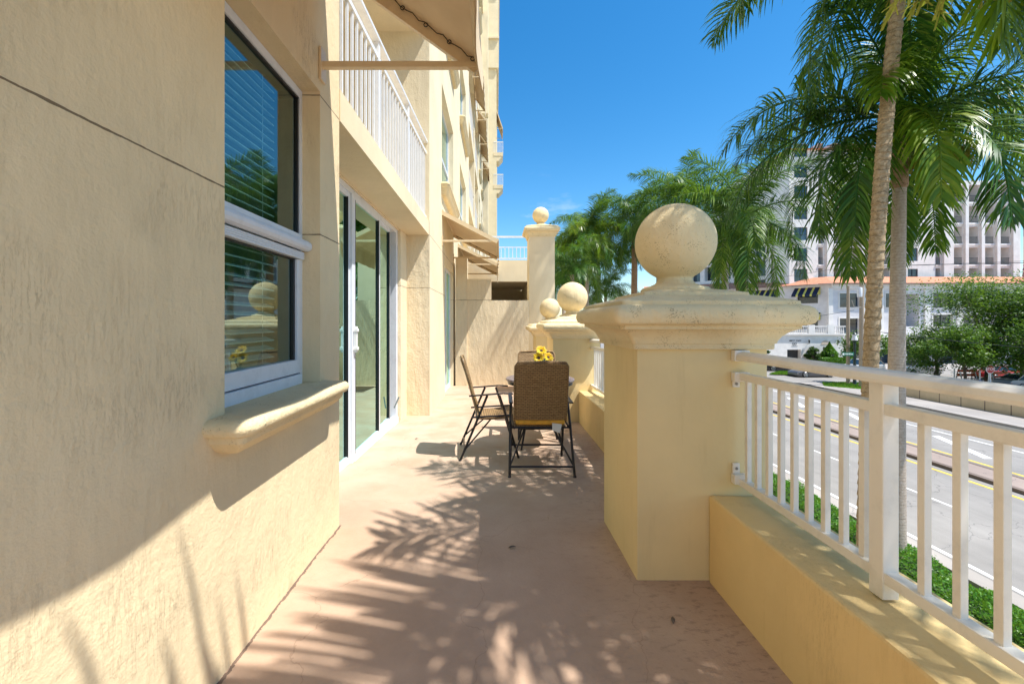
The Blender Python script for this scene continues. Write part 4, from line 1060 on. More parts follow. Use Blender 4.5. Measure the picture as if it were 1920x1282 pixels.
# ------------------------------------------------------------------ broadleaf trees
def tree(x, y, h, rx, rz_, label, seed, n=7000, trunk=.16, lf=(.085,.155), name='leafy_tree', mat='leaf', cat='tree', group='leafy street trees', cz=None, openness=.35):
    rnd = random.Random(seed); p = thing(name, label, cat, (x, y, GZ), 0, group)
    c0 = cz or h-rz_*.9; clumps = []
    for _ in range(26):
        a = rnd.uniform(0,6.28); u = rnd.uniform(-.75,1); rr = math.sqrt(max(0,1-u*u))*rnd.uniform(.45,1.0)
        clumps.append((Vector((rx*rr*math.cos(a), rx*rr*math.sin(a), c0+rz_*u*rnd.uniform(.5,1))), rnd.uniform(.22,.42)*rx))
    f = MB()
    f.tube([(0,0,0),(.08,0,h*.2),(-.05,.05,c0*.75),(0,0,c0)], [trunk,trunk*.85,trunk*.7,trunk*.35], 9)
    for c, r in clumps[:14]:
        s = Vector((0,0,c0*rnd.uniform(.45,.8))); mid = s.lerp(c,.5)+Vector((0,0,.2)); f.tube([tuple(s),tuple(mid),tuple(c)], [trunk*.4,trunk*.22,.015], 5)
    f.build('trunk', M['bark'], p)
    g = MB()
    for _ in range(n):
        c, r = rnd.choice(clumps); d = Vector((rnd.gauss(0,1), rnd.gauss(0,1), rnd.gauss(0,.75))).normalized()*r*(rnd.random()**.45)
        q = c+d; s = rnd.uniform(*lf); a = Vector((rnd.gauss(0,1), rnd.gauss(0,1), rnd.gauss(0,.6))).normalized(); b_ = a.cross(Vector((rnd.gauss(0,.5), rnd.gauss(0,.5), 1))).normalized()
        g.add([q-a*s, q-b_*s*.5, q+a*s, q+b_*s*.5], [(0,1,2,3)])
    g.build('crown', M[mat], p); return p
tree(47.4, 46.5, 5.6, 3.9, 2.5, 'leafy tree in front of the white sport utility vehicle', 1, 12000)
tree(50.6, 44.5, 10.2, 6.6, 4.7, 'largest leafy tree, right of the smooth palm trunk', 2, 26000, .24, openness=.5)
tree(49.4, 40.6, 8.4, 4.6, 4.0, 'dense leafy tree with dark trunks at the right frame edge', 3, 18000, .2)
tree(44.9, 41.4, 5.2, 3.3, 2.0, 'small leafy tree just left of the stop sign', 6, 10000, .14)
tree(53.5, 41.0, 9.6, 4.4, 3.8, 'leafy tree behind the blue grey car at the right edge', 5, 14000, .22)
tree(36.9, 43.2, 5.0, 2.2, 1.4, 'slender young tree with airy crown by the wooden utility poles', 4, 3200, .06)
tree(38.5, 62.5, 4.2, 1.1, 2.0, 'dark shrub by the left corner of the white building', 8, 4000, .06, name='shrub', mat='dkleaf', cat='shrub', group='shrubs by the white building', cz=1.7)
tree(45.8, 62.4, 2.9, .9, 1.4, 'dark layered shrub between the dark doorway and the cone shaped bush', 9, 3000, .06, name='shrub', mat='dkleaf', cat='shrub', group='shrubs by the white building', cz=1.5)
# cone bush
cb = thing('cone_bush', 'bright green cone shaped bush beside the arched doorway', 'shrub', (48.1,62.3,GZ))
rnd = random.Random(4); f = MB()
for _ in range(6000):
    u = rnd.random(); r = .98*math.sqrt(max(0,1-(2*u-.9)**2/1.3))*(1.0 if u < .45 else (1-u)*1.75+.03)*rnd.uniform(.8,1.05); a = rnd.uniform(0,6.28)
    q = Vector((r*math.cos(a), r*math.sin(a), .4+3.0*u)); s = .08; A = Vector((rnd.gauss(0,1), rnd.gauss(0,1), rnd.gauss(0,1))).normalized(); B_ = A.cross(Vector((0,0,1))).normalized()
    f.add([q-A*s,q-B_*s,q+A*s,q+B_*s], [(0,1,2,3)])
f.build('crown', M['hedge'], cb); MB().tube([(0,0,0),(0,0,2.6)], .12, 8).build('trunk', M['bark'], cb)
f = MB(); scatter(f, 5000, lambda r: (r.uniform(46.3,50.8), r.uniform(61.0,61.9), GZ+r.uniform(.3,1.25)), .05, .1, 8)
hl = f.build('box_hedge', M['hedge']); tag(hl, 'low clipped green hedge in front of the cone shaped bush', 'hedge')
f = MB(); scatter(f, 4000, lambda r: (79.4+abs(r.gauss(0,1.2)), 63.2+r.uniform(0,2), 8.4+r.gauss(0,.7)), .08, .16, 5); tag(f.build('bougainvillea', M['magenta']), 'magenta bougainvillea bush at the right frame edge above the tile roof', 'shrub')

# ------------------------------------------------------------------ white tower and its podium
tw = thing('residential_tower', 'tall white residential building with balconies across the street', 'building', (47,70,GZ))
TO = Vector((47,70,GZ))
def tp(mb, name, mat, parent=None):
    mb.v = [tuple(Vector(p)-TO) for p in mb.v]; return mb.build(name, mat, parent or tw)
SX = 11.57
def ux(u): return (u-930)/SX
bays = [(1534,1543),(1560,1581),(1589,1611),(1618,1640),(1648,1668),(1754,1763),(1784,1804),(1812,1834),(1842,1863),(1871,1893)]
wins = [(1489,1514),(1702,1721),(1673,1688)]
X0, X1 = ux(1480), ux(1907)
holes = []; info = []
for k in range(-4, 4):
    zt = 16.57-3.37*(k); zb = zt-2.75
    for a, b_ in bays:
        if k < -2 and a > 1640: continue
        holes.append((ux(a)-X0, ux(b_)-X0, zb-GZ, zt-GZ, 1.7)); info.append(('b', ux(a), ux(b_), zb, zt))
    for a, b_ in wins:
        if k < -2 and a > 1640: continue
        holes.append((ux(a)-X0, ux(b_)-X0, zb+.55-GZ, zt-.1-GZ, .25)); info.append(('w', ux(a), ux(b_), zb+.55, zt-.1))
XS = ux(1644)
mb = MB().facade((X0,70,GZ),(1,0,0),(0,0,1),XS-X0,29-GZ,[h_ for h_ in holes if h_[1] < XS-X0],.25)
mb.facade((XS,70,GZ),(1,0,0),(0,0,1),X1-XS,23.8-GZ,[(h_[0]-(XS-X0),h_[1]-(XS-X0))+h_[2:] for h_ in holes if h_[0] > XS-X0],.25)
mb.quad((XS,70,23.8),(XS,85,23.8),(XS,85,29),(XS,70,29)); mb.quad((X0,70,GZ),(X0,95,GZ),(X0,95,29),(X0,70,29)); mb.quad((X1,70,GZ),(X1,90,GZ),(X1,90,23.8),(X1,70,23.8))
tp(mb, 'tower_wall', M['bwhite'])
mb = MB()
for kd, a, b_, z0_, z1_ in info:
    if kd == 'b': mb.quad((a,71.69,z0_),(b_,71.69,z0_),(b_,71.69,z1_),(a,71.69,z1_))
tp(mb, 'loggia_wall', M['bpeach'])
# slim pilasters proud of the wall, every corner of the bays
mb = MB()
for a, b_ in ((1547,1559),(1582,1588),(1612,1617),(1765,1783),(1805,1811),(1835,1841),(1864,1870),(1894,1907)): mb.box(ux(a),ux(b_),69.55,69.998,GZ,23.6 if a > 1640 else 28.6)
tp(mb, 'pilaster', M['bwhite'])
nb = 0
for kd, a, b_, z0_, z1_ in info:
    if z1_ < 7.4 : continue
    if kd == 'b':
        w_ = b_-a; g = MB().quad((a+w_*.38 if w_ > 1 else a+.1,71.66,z0_),(b_-w_*.05,71.66,z0_),(b_-w_*.05,71.66,z1_-.55),(a+w_*.38 if w_ > 1 else a+.1,71.66,z1_-.55))
        tp(g, 'balcony_door', M['farglass'])
        f = MB(); f.box(a,b_,70.05,70.09,z0_+1.02,z0_+1.08); f.box(a,b_,70.05,70.09,z0_+.06,z0_+.10)
        q = a+.08
        while q < b_: f.box(q,q+.025,70.06,70.08,z0_+.1,z0_+1.03); q += .17
        tp(f, 'balcony_railing', M['iron']); nb += 1
        mbs = MB().box(a-.05,b_+.05,69.85,69.997,z0_-.30,z0_-.02); tp(mbs, 'balcony_edge', M['bwhite'])
    else:
        f = MB(); f.box(a,b_,70.17,70.2,z0_,z1_); w_o = tp(f, 'window', M['farglass'])
        f = MB(); f.box((a+b_)/2-.04,(a+b_)/2+.04,70.12,70.165,z0_,z1_); f.box(a,b_,70.125,70.16,z0_+.9,z0_+.96); tp(f, 'window_bar', M['iron'])
# roofs
def hip(mb, x0, x1, y0, y1, z, h, o=.7):
    x0 -= o; x1 += o; y0 -= o; y1 += o; r = (y1-y0)/2
    mb.add([(x0,y0,z),(x1,y0,z),(x1,y1,z),(x0,y1,z),(x0+r,y0+r,z+h),(x1-r,y0+r,z+h)], [(0,1,5,4),(1,2,5),(2,3,4,5),(3,0,4),(3,2,1,0)])
mb = MB(); hip(mb, X0, XS, 70, 80, 29, 2.2); tp(mb, 'roof', M['tile'])
mb = MB(); hip(mb, ux(1868), X1, 69.4, 73, 23.8, .7, .5); tp(mb, 'roof', M['tile'])
mb = MB().box(XS,X1,69.6,70.0,23.2,23.9); mb.box(ux(1868),X1+.2,69.3,69.58,23.1,23.75); tp(mb, 'cornice', M['bwhite'])
# left wing of the tower, farther and turned
lw = MB(); wl = []; A = Vector((37.6,92,GZ)); B = Vector((47.2,74,GZ)); Ud = (B-A).normalized(); Lw = (B-A).length
for k in range(4):
    for j in range(6): wl.append((1.2+j*3.2, 3.4+j*3.2, 7.5+k*3.37, 10.2+k*3.37, 1.0))
lw.facade(tuple(A), tuple(Ud), (0,0,1), Lw, 21.5, wl, 1.0); tp(lw, 'wing_wall', M['bwhite'])
lw = MB(); Nn = Ud.cross(Vector((0,0,1)))
for h_ in wl:
    P0 = A+Ud*h_[0]-Nn*.98; P1 = A+Ud*h_[1]-Nn*.98; lw.quad(P0+Vector((0,0,h_[2])), P1+Vector((0,0,h_[2])), P1+Vector((0,0,h_[3])), P0+Vector((0,0,h_[3])))
tp(lw, 'wing_glass', M['farglass'])
# podium
pd = thing('shop_podium', 'three storey white building with red tile roof and striped window awnings', 'building', (50.6,65,GZ))
PO = Vector((50.6,65,GZ)); SP = 12.46
def pp(mb, name, mat, parent=None, loc=None):
    mb.v = [tuple(Vector(p)-PO) for p in mb.v]; return mb.build(name, mat, parent or pd)
def px(u): return (u-930)/SP
def pz_(v): return 1.27+(602-v)/SP
ph = [(1574,1610,576,550,.3),(1574,1610,626,597,.3),(1622,1640,576,550,.3),(1660,1685,576,550,.3),(1695,1724,612,551,2.0),(1749,1786,577,549,.4),(1749,1786,612,590,.4),(1805,1840,577,549,.4),(1860,1890,577,549,.4),(1805,1840,612,590,.4),(1905,1940,577,549,.4),
      (1573,1612,682,655,1.2),(1630,1680,682,655,1.2),(1700,1740,682,650,1.2),(1760,1800,682,650,1.2),(1820,1860,682,650,1.2)]
PH = [(px(a)-50.6, px(b_)-50.6, pz_(c)-GZ, pz_(d_)-GZ, e) for a, b_, c, d_, e in ph]
mb = MB().facade((50.6,65,GZ),(1,0,0),(0,0,1),38,6.95-GZ,PH,.3)
A = Vector((43.9,75,GZ)); Ud = (PO-A).normalized(); Lp = (PO-A).length; Nn = Ud.cross(Vector((0,0,1)))
wingh = [(1.6,4.3,9.15,11.2,.35),(7.4,10.2,9.15,11.2,.35),(7.4,10.2,5.2,7.4,.35),(1.6,4.3,5.2,7.4,.35)]
mb.facade(tuple(A), tuple(Ud), (0,0,1), Lp, 6.95-GZ, wingh, .35)
mb.quad((43.9,75,GZ),(30,84,GZ),(30,84,6.95),(43.9,75,6.95))
pp(mb, 'podium_wall', M['bpod'])
for (a, b_, c, d_, e) in PH:
    x0, x1, z0_, z1_ = a+50.6, b_+50.6, c+GZ, d_+GZ
    if e > 1.9:
        f = MB().quad((x0,65+e,z0_),(x1,65+e,z0_),(x1,65+e,z1_),(x0,65+e,z1_)); pp(f, 'recess_wall', M['bpod'])
        f = MB().box(x0-.1,x0+.7,65+e-.06,65+e-.01,z1_-2.1,z1_-.1); pp(f, 'window', M['farglass']); continue
    f = MB().box(x0,x1,65+e-.06,65+e-.01,z0_,z1_); wo = pp(f, 'window', M['farglass'])
    g = MB().box((x0+x1)/2-.05,(x0+x1)/2+.05,65+e-.12,65+e-.065,z0_,z1_); g.box(x0,x1,65+e-.11,65+e-.068,z0_+(z1_-z0_)*.62,z0_+(z1_-z0_)*.62+.06)
    pp(g, 'window_bar', M['iron'])
    g = MB(); g.box(x0-.18,x0-.002,64.93,64.998,z0_-.15,z1_+.18); g.box(x1+.002,x1+.18,64.93,64.998,z0_-.15,z1_+.18); g.box(x0-.0,x1+.0,64.93,64.998,z1_+.002,z1_+.18); g.box(x0,x1,64.90,64.998,z0_-.15,z0_-.002)
    pp(g, 'window_surround', M['bwhite'])
for h_ in wingh:
    P0 = A+Ud*h_[0]-Nn*.33; P1 = A+Ud*h_[1]-Nn*.33
    f = MB().quad(P0+Vector((0,0,h_[2])),P1+Vector((0,0,h_[2])),P1+Vector((0,0,h_[3])),P0+Vector((0,0,h_[3]))); pp(f, 'window', M['farglass'])
mb = MB(); mb.box(50.4,88.6,64.7,64.99,pz_(541),6.95); 
for u0, u1 in ((1552,1560),(1618,1622),(1644,1655),(1732,1742),(1792,1800),(1846,1854)): mb.box(px(u0),px(u1),64.78,64.998,pz_(627),pz_(541)-.002)
mb.box(43.5,88.6,63.7,64.69,pz_(627)-.35,pz_(627))
pp(mb, 'cornice', M['bwhite'])
# ground floor projecting at left with balustrade
gf = [(1476-5,1502-5,682,655,1.0)]
FXO = 39.0; s2 = 810/63.2
def qx(u): return (u-930)/s2
mb = MB().facade((FXO,63.2,GZ),(1,0,0),(0,0,1),11.9,-.52-GZ,[(qx(1476)-FXO,qx(1502)-FXO,.0,2.2,.8),(qx(1543)-FXO,qx(1551)-FXO,.0,2.6,1.0)],.8)
mb.quad((50.9,63.2,GZ),(50.9,66,GZ),(50.9,66,-.52),(50.9,63.2,-.52)); mb.quad((FXO,63.2,-.52),(50.9,63.2,-.52),(50.9,66,-.52),(FXO,66,-.52))
pp(mb, 'shop_front', M['bwhite'])
mb = MB().box(qx(1476),qx(1502),63.9,63.95,GZ,GZ+2.2); mb.box(qx(1543),qx(1551),64.1,64.15,GZ,GZ+2.6); pp(mb, 'shop_door', M['darkgap'])
arch = MB(); xa, xb = qx(1539), qx(1556); 
pts = [((xa+xb)/2+math.cos(R(a))*(xb-xa)/2, GZ+2.9+math.sin(R(a))*(xb-xa)/2) for a in range(0,181,15)]
arch.add([(x,63.17,z) for x, z in pts], [tuple(range(len(pts)))]); pp(arch, 'arch_panel', M['bpeach'])
mb = MB().box(FXO,51.0,62.95,63.19,-.75,-.50); mb.box(FXO,51,63.0,63.2,.42,.58)
for u in (1455,1520,1556): mb.box(qx(u)-.45,qx(u)+.45,62.95,63.25,-.50,.72)
q = FXO+.2
while q < 50.8: mb.lathe([(.05,-.5),(.09,-.35),(.10,-.2),(.05,.1),(.06,.42)], (q,63.1,0), 6); q += .32
pp(mb, 'balustrade', M['bwhite'])
# sign lettering on the shop wall (dark strokes) with framed emblem
f = MB(); zc = 1.27-36.5/s2
rr = random.Random(2); q = qx(1480)
for wlen in (7, 7):
    for _ in range(wlen): f.box(q,q+.03,63.16,63.18,zc-.09,zc+.09); f.box(q+.03,q+.085,63.16,63.18,zc+rr.choice((-.09,.0,.05)),zc+rr.choice((.06,.09))); q += .115
    q += .14
f.box(qx(1483.5),qx(1496),63.16,63.18,1.27-46.6/s2,1.27-46.3/s2)
a, b_, c, d_ = qx(1486), qx(1493), 1.27-44/s2, 1.27-42/s2
f.box(a,b_,63.16,63.18,d_+.12,d_+.15); f.box(a,b_,63.16,63.18,c-.03,c); f.box(a,a+.03,63.16,63.18,c,d_+.12); f.box(b_-.03,b_,63.16,63.18,c,d_+.12); f.box((a+b_)/2-.05,(a+b_)/2+.05,63.16,63.18,c+.08,d_+.05)
pp(f, 'sign_lettering', M['black'])
# striped awnings on the wing
for h_, zt_ in ((wingh[0],11.6),(wingh[1],11.6),(wingh[2],7.7),(wingh[3],7.7)):
    wmid = (h_[0]+h_[1])/2; base = A+Ud*wmid; hw = (h_[1]-h_[0])/2+.35; L0 = Vector((-hw,0,0))
    sa = MB().add([(-hw,0,0),(hw,0,0),(hw,-1.25,-1.15),(-hw,-1.25,-1.15),(hw,-1.25,-1.42),(-hw,-1.25,-1.42)], [(0,1,2,3),(3,2,4,5)])
    sa.add([(-hw,0,0),(-hw,-1.25,-1.15),(-hw,0,-1.15)], [(0,1,2)]); sa.add([(hw,0,0),(hw,-1.25,-1.15),(hw,0,-1.15)], [(0,2,1)])
    o = sa.build('striped_awning', M['stripes'], pd)
    o.location = base-PO+Vector((0,0,zt_))+Nn*.02; o.rotation_euler = (0,0,math.atan2(Ud.y,Ud.x))
# tile roof
mb = MB(); zr = 6.95
e0 = Vector((50.6,65,zr))+Vector((-.2,-.9,0)); 
front = [(50.2,64.1,zr),(89,64.1,zr),(89,68.6,zr+1.35),(52.2,68.6,zr+1.35)]
mb.add(front, [(0,1,2,3)]); wA = A+Nn*.9; wA.z = zr
mb.add([tuple(wA), (50.2,64.1,zr), (52.2,68.6,zr+1.35), (wA.x+4.5,wA.y+2.2,zr+1.35)], [(0,1,2,3)])
mb.add([tuple(wA), (wA.x+4.5,wA.y+2.2,zr+1.35), (30,88,zr+1.3), (29,83,zr)], [(0,1,2,3)])
pp(mb, 'tile_roof', M['tile'])
mb = MB().box(50.2,89,64.12,64.3,zr-.14,zr-.02); pp(mb, 'gutter', M['brown_kerb'])
# awning over the ground floor entry right of the arch
sa = MB().add([(52.2,65,-1.6),(55.3,65,-1.6),(55.6,63.9,-2.45),(51.9,63.9,-2.45)], [(0,1,2,3)]); sa.add([(51.9,63.9,-2.45),(55.6,63.9,-2.45),(55.6,63.9,-2.7),(51.9,63.9,-2.7)], [(0,1,2,3)])
pp(sa, 'entry_awning', M['darkgap'])
for u in (1514,1568):
    f = MB(); x = qx(u); z_ = 1.27-38/s2; f.lathe([(.02,.30),(.12,.2),(.10,-.15),(.03,-.25)], (x,62.85,z_), 6); f.box(x-.02,x+.02,62.85,63.2,z_-.35,z_-.30); f.box(x-.02,x+.02,62.84,62.88,z_-.35,z_-.2); pp(f, 'wall_lantern', M['iron'])
# orange building far right
ob = thing('orange_arcade_building', 'cream and orange arcaded building at the right frame edge', 'building', (91.5,75,GZ))
ah = [(1.0+i*2.6, 2.9+i*2.6, 8+k*3.6, 10.6+k*3.6, .6) for i in range(5) for k in range(6)]
MB().facade((0,0,0),(1,0,0),(0,0,1),16,32,ah,.6,True).build('arcade_wall', M['bcream'], ob)
MB().box(-.3,16,-.7,.0,24.5,24.9).box(-.3,16,-.6,0,32,32.4).build('tile_band', M['tile'], ob)
f = MB()
for i in range(5):
    for k in range(6): f.box(1.05+i*2.6,2.85+i*2.6,.5,.55,8.05+k*3.6,10.5+k*3.6)
f.build('arch_glass', M['farglass'], ob)

# ------------------------------------------------------------------ street furniture
def pole(x, y, zt, r, label, arm=False):
    p = thing('utility_pole', label, 'pole', (x, y, GZ), 0, 'wooden utility poles')
    MB().tube([(0,0,0),(0,0,(zt-GZ)*.5),(0,0,zt-GZ)], [r*1.15,r*1.0,r*.82], 14).build('pole_shaft', M['wood'], p)
    if arm:
        H = zt-GZ
        MB().box(-1.1,.5,-.30,-.18,H-.12,H+.0).build('cross_arm', M['concrete'], p)
        f = MB()
        for q in (-1.0,-.5,.3): f.lathe([(.05,0),(.06,.08),(.03,.16)], (q,-.24,H), 8)
        f.build('insulator', M['lampglass'], p)
        MB().lathe([(.0,-.0),(.2,.0),(.21,.1),(.21,.8),(.18,.9),(0,.92)], (-.40,-.25,H-2.9), 14).build('transformer', M['lampglass'], p)
        MB().tube([(-.2,-.2,H-3.9),(-.9,-.2,H-3.8),(-1.1,-.2,H-3.2)], .03, 6).build('bracket', M['steel'], p)
    return p
pole(35.05, 43.0, 4.75, .15, 'shorter plain wooden utility pole left of the lamp post')
pole(34.7, 41.0, 6.45, .19, 'taller wooden utility pole with cross arm right of the lamp post', True)
lp = thing('street_lamp', 'dark green lamp post with white lantern between the wooden poles', 'street lamp', (35.2,42.4,GZ))
H = 1.27-.0-38/19.1-GZ-.0
H = (1.27-36/19.1)-GZ
MB().lathe([(.26,0),(.26,.12),(.16,.3),(.13,.8),(.12,1.2),(.14,1.25),(.13,1.3),(.12,H-.2),(.2,H-.1),(.2,H)], (0,0,0), 14).build('post', M['lampgreen'], lp)
MB().lathe([(.24,H),(.27,H+.03),(.17,H+.5),(.15,H+.56)], (0,0,0), 12).build('lantern', M['lampglass'], lp)
MB().lathe([(.2,H+.56),(.22,H+.6),(.06,H+.75),(0,H+.85)], (0,0,0), 12).build('lantern_cap', M['lampgreen'], lp)
ss = thing('street_name_sign', 'small green street name sign beside the lamp post', 'sign', (34.5,42.3,1.27-61.5/19.1))
MB().box(-.62,.55,-.015,.015,-.17,.17).build('panel', M['signgreen'], ss)
f = MB(); f.box(-.58,-.40,-.022,-.017,-.10,.10)
q = -.30; rr = random.Random(5)
for wl_ in (5,2,4):
    for _ in range(wl_): f.box(q,q+.045,-.022,-.017,-.06,rr.choice((.03,.06,.08))); q += .062
    q += .035
f.build('lettering', M['signwhite'], ss); MB().box(.5,.72,-.02,.02,-.03,.03).build('bracket', M['lampgreen'], ss)
def text_mesh(s, size, mat, parent, loc, rot=(math.pi/2,0,0), name='lettering'):
    cu_ = bpy.data.curves.new('txt', 'FONT'); cu_.body = s; cu_.size = size; cu_.align_x = 'CENTER'; cu_.align_y = 'CENTER'; cu_.extrude = .004
    ob_ = bpy.data.objects.new('txt', cu_); C.objects.link(ob_); dg = bpy.context.evaluated_depsgraph_get()
    me = bpy.data.meshes.new_from_object(ob_.evaluated_get(dg)); bpy.data.objects.remove(ob_)
    o = bpy.data.objects.new(name, me); me.materials.clear(); me.materials.append(mat); C.objects.link(o); o.parent = parent; o.location = loc; o.rotation_euler = rot; return o
stp = thing('stop_sign', 'red octagonal stop sign on a pale post under the trees', 'sign', (44.6,39.0,GZ))
zs = 1.27-90/20.8-GZ
oc = lambda r, y, z: [(r*math.cos(R(22.5+45*k)), y, z+r*math.sin(R(22.5+45*k))) for k in range(8)]
f = MB().add(oc(.42,-.02,zs), [tuple(range(8))]); f.add(oc(.42,.0,zs), [tuple(range(8))[::-1]]); f.build('border', M['signwhite'], stp)
MB().add(oc(.385,-.026,zs), [tuple(range(8))]).build('panel', M['red'], stp)
text_mesh('STOP', .34, M['signwhite'], stp, (0,-.034,zs))
MB().box(-.10,-.05,.0,.05,0,zs-.38).box(.05,.10,.0,.05,0,zs-.38).build('post', M['signwhite'], stp)
for i, (x, y) in enumerate(((45.2,42.6),(45.8,40.9))):
    d_ = thing('delineator_post', ('white post on a blue base, left one of the pair near the orange barrier','white post on a blue base, right one of the pair nearer the stop sign')[i], 'bollard', (x,y,GZ), 0, 'delineator posts')
    MB().lathe([(.32,0),(.30,.25),(.12,.75),(.09,.8)], (0,0,0), 14).build('base', M['blue'], d_); MB().tube([(0,0,.75),(0,0,1.7)], .06, 10).build('post', M['signwhite'], d_)
def barrier(x, y, label):
    b_ = thing('traffic_barrier', label, 'barrier', (x,y,GZ), 0, 'orange traffic barriers')
    for z in (.62,1.05): MB().box(-1.0,1.0,-.03,.03,z,z+.26).build('board', M['orange'], b_)
    for s in (-.8,.8): MB().hexa([(s-.04,-.35,0),(s+.04,-.35,0),(s+.04,-.27,0),(s-.04,-.27,0),(s-.04,.04,1.4),(s+.04,.04,1.4),(s+.04,.09,1.4),(s-.04,.09,1.4)]).hexa([(s-.04,.35,0),(s+.04,.35,0),(s+.04,.43,0),(s-.04,.43,0),(s-.04,.091,1.4),(s+.04,.091,1.4),(s+.04,.13,1.4),(s-.04,.13,1.4)]).build('leg', M['signwhite'], b_)
barrier(49.3, 45.2, 'orange board traffic barrier between the blue based posts'); barrier(50.6,43.4,'orange board traffic barrier beside the tree trunk right of the stop sign')

def car(name, label, x, y, rz, L, W, H, paintm, stations, cab, cat='car', wr=.33):
    c = thing(name, label, cat, (x,y,GZ+.01), rz, 'cars around the junction')
    f = MB(); ring = []
    for (sx, zb, zm, wf) in stations:
        w = W/2*wf; X = sx*L
        ring.append([(X,-w*.92,zb),(X,-w,zb+(zm-zb)*.45),(X,-w*.97,zm-.05),(X,-w*.88,zm),(X,0,zm+.03),(X,w*.88,zm),(X,w*.97,zm-.05),(X,w,zb+(zm-zb)*.45),(X,w*.92,zb)])
    n = 9; vs = [p for r_ in ring for p in r_]
    f.add(vs, [(i*n+k, i*n+(k+1)%n, (i+1)*n+(k+1)%n, (i+1)*n+k) for i in range(len(ring)-1) for k in range(n)], True)
    f.add(ring[0], [tuple(range(n))]); f.add(ring[-1], [tuple(range(n))[::-1]]); f.build('body', paintm, c)
    # cabin: (x, z at belt, z roof, inset)
    g = MB(); rg = []
    for (sx, zb, zt, wf) in cab:
        w = W/2; X = sx*L; rg.append([(X,-w*.90,zb),(X,-w*wf,zt),(X,w*wf,zt),(X,w*.90,zb)])
    vs = [p for r_ in rg for p in r_]; m_ = len(rg)
    g.add(vs, [(i*4+k,i*4+k+1,(i+1)*4+k+1,(i+1)*4+k) for i in range(m_-1) for k in range(3)]); g.build('windows', M['farglass'], c)
    r_ = MB(); top = [q for q in rg[1:-1]]
    vs = [p for q in top for p in ((q[1][0],q[1][1]-.01,q[1][2]-.04),(q[1][0],q[1][1],q[1][2]+.015),(q[2][0],q[2][1],q[2][2]+.015),(q[2][0],q[2][1]+.01,q[2][2]-.04))]
    r_.add(vs, [(i*4+k,i*4+k+1,(i+1)*4+k+1,(i+1)*4+k) for i in range(len(top)-1) for k in range(3)], True); r_.build('roof', paintm, c)
    p_ = MB()
    for s in (-1,1):
        for q0, q1 in ((rg[0],rg[1]),(rg[-1],rg[-2])):
            a, b2 = Vector(q0[0 if s < 0 else 3]), Vector(q1[1 if s < 0 else 2]); p_.bar(a, b2, .05, .06)
        mi = len(rg)//2; a, b2 = Vector(rg[mi][0 if s < 0 else 3]), Vector(rg[mi][1 if s < 0 else 2]); p_.bar(a, b2, .05, .03)
    p_.build('roof_pillar', paintm, c)
    for sx in (.19,.80):
        for s in (-1,1):
            yy = s*(W/2-.09); w_ = MB(); w_.tube([(sx*L,yy-.11,wr),(sx*L,yy+.11,wr)], wr, 24, True, True); wo = w_.build('wheel', M['tyre'], c)
            rm_ = MB(); yo = yy+s*.112; rm_.tube([(sx*L,yo-.005,wr),(sx*L,yo+.008,wr)], wr*.22, 10)
            for k in range(10):
                a = 2*math.pi*k/10; rm_.bar((sx*L,yo,wr),(sx*L+math.cos(a)*wr*.68,yo,wr+math.sin(a)*wr*.68), .02, .05)
            ringp = [(sx*L+math.cos(2*math.pi*k/20)*wr*.68,yo,wr+math.sin(2*math.pi*k/20)*wr*.68) for k in range(21)]; rm_.tube(ringp, .022, 6, False); rm_.build('rim', M['rim'], wo)
    zz_ = stations[1][2]
    for s in (-1,1):
        MB().sphere((.02*L,s*W*.36,zz_*.72), .13, 12, 8, (.5,1.2,.6)).build('headlight', M['lampglass'], c); MB().sphere((.985*L,s*W*.38,zz_*.85), .11, 12, 8, (.4,1.2,.7)).build('tail_light', M['red'], c)
        MB().sphere((.36*L,s*(W/2+.08),stations[3][2]+.08), .1, 12, 8, (.6,1.1,.7)).build('mirror', paintm, c)
    return c
coupe = [(0,.22,.50,.80),(.03,.16,.62,.92),(.14,.15,.74,1),(.32,.15,.86,1),(.6,.15,.88,1),(.85,.16,.90,1),(.97,.22,.86,.93),(1,.32,.78,.85)]
ccab = [(.30,.85,.86,.84),(.46,.88,1.24,.66),(.60,.88,1.28,.66),(.74,.88,1.2,.66),(.92,.89,.90,.8)]
suv = [(0,.35,.75,.85),(.03,.28,.95,.93),(.13,.25,1.05,1),(.26,.25,1.12,1),(.6,.25,1.14,1),(.9,.25,1.14,1),(.98,.3,1.1,.96),(1,.42,1.0,.9)]
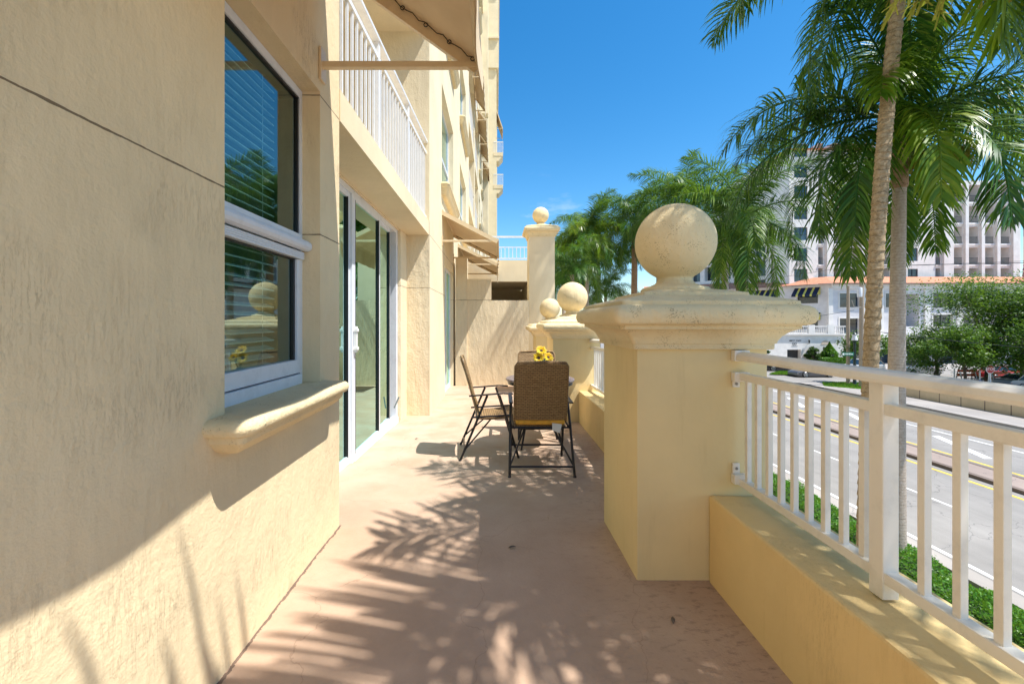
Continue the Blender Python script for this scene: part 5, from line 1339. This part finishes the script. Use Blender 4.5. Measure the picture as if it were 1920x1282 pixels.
scab = [(.24,1.10,1.11,.86),(.38,1.12,1.68,.74),(.6,1.12,1.74,.74),(.84,1.12,1.72,.73),(.98,1.10,1.14,.84)]
sedan = [(0,.25,.6,.82),(.03,.2,.75,.93),(.14,.18,.86,1),(.28,.18,.94,1),(.6,.18,.96,1),(.86,.18,.98,1),(.97,.24,.94,.93),(1,.34,.8,.86)]
sdcab = [(.27,.93,.94,.84),(.42,.95,1.38,.68),(.56,.95,1.43,.68),(.72,.95,1.38,.68),(.88,.96,.98,.8)]
car('sports_car', 'low dark grey sports car with silver wheels crossing the junction', 34.0, 49.6, R(2), 4.6, 1.9, 1.28, M['car_grey'], coupe, ccab, wr=.36)
car('parked_car', 'black car behind the small grass island', 34.6, 56.0, R(-10), 4.5, 1.8, 1.45, M['car_black'], sedan, sdcab)
car('sport_utility_vehicle', 'white sport utility vehicle parked under the trees', 47.4, 51.0, R(3), 4.9, 1.95, 1.74, M['car_white'], suv, scab, 'car', .38)
car('parked_car', 'white car partly hidden behind the taller wooden pole', 42.3, 52.5, R(6), 4.7, 1.9, 1.6, M['car_white'], suv, scab)
car('parked_car', 'red car behind the tree trunks right of the stop sign', 53.2, 47.6, R(4), 4.4, 1.8, 1.45, M['car_red'], sedan, sdcab)
car('parked_car', 'blue grey car at the right edge under the trees', 47.6, 40.2, R(175), 4.5, 1.8, 1.45, M['car_blue'], sedan, sdcab).location.x = 52.0
# cables
def cable(a, b_, sag, r=.018):
    pts = []
    for i in range(25):
        s = i/24; p = Vector(a).lerp(Vector(b_), s); p.z -= sag*4*s*(1-s); pts.append(tuple(p))
    return tag(MB().tube(pts, r, 4).build('overhead_cable', M['wire']), 'thin black overhead cable running from the taller utility pole', 'cable', 'overhead cables')
for q, zz_ in ((33.9,6.5),(34.3,6.45),(35.0,6.45)): cable((q,40.76,zz_), (95,33,9.5+(q-34)), .9)
cable((33.9,40.76,6.5), (20,90,7.0), .8); cable((33.8,40.8,2.3), (22,60,-.4), .4, .022); cable((35,40.8,.4), (75,30,-1.2), 1.2, .04)
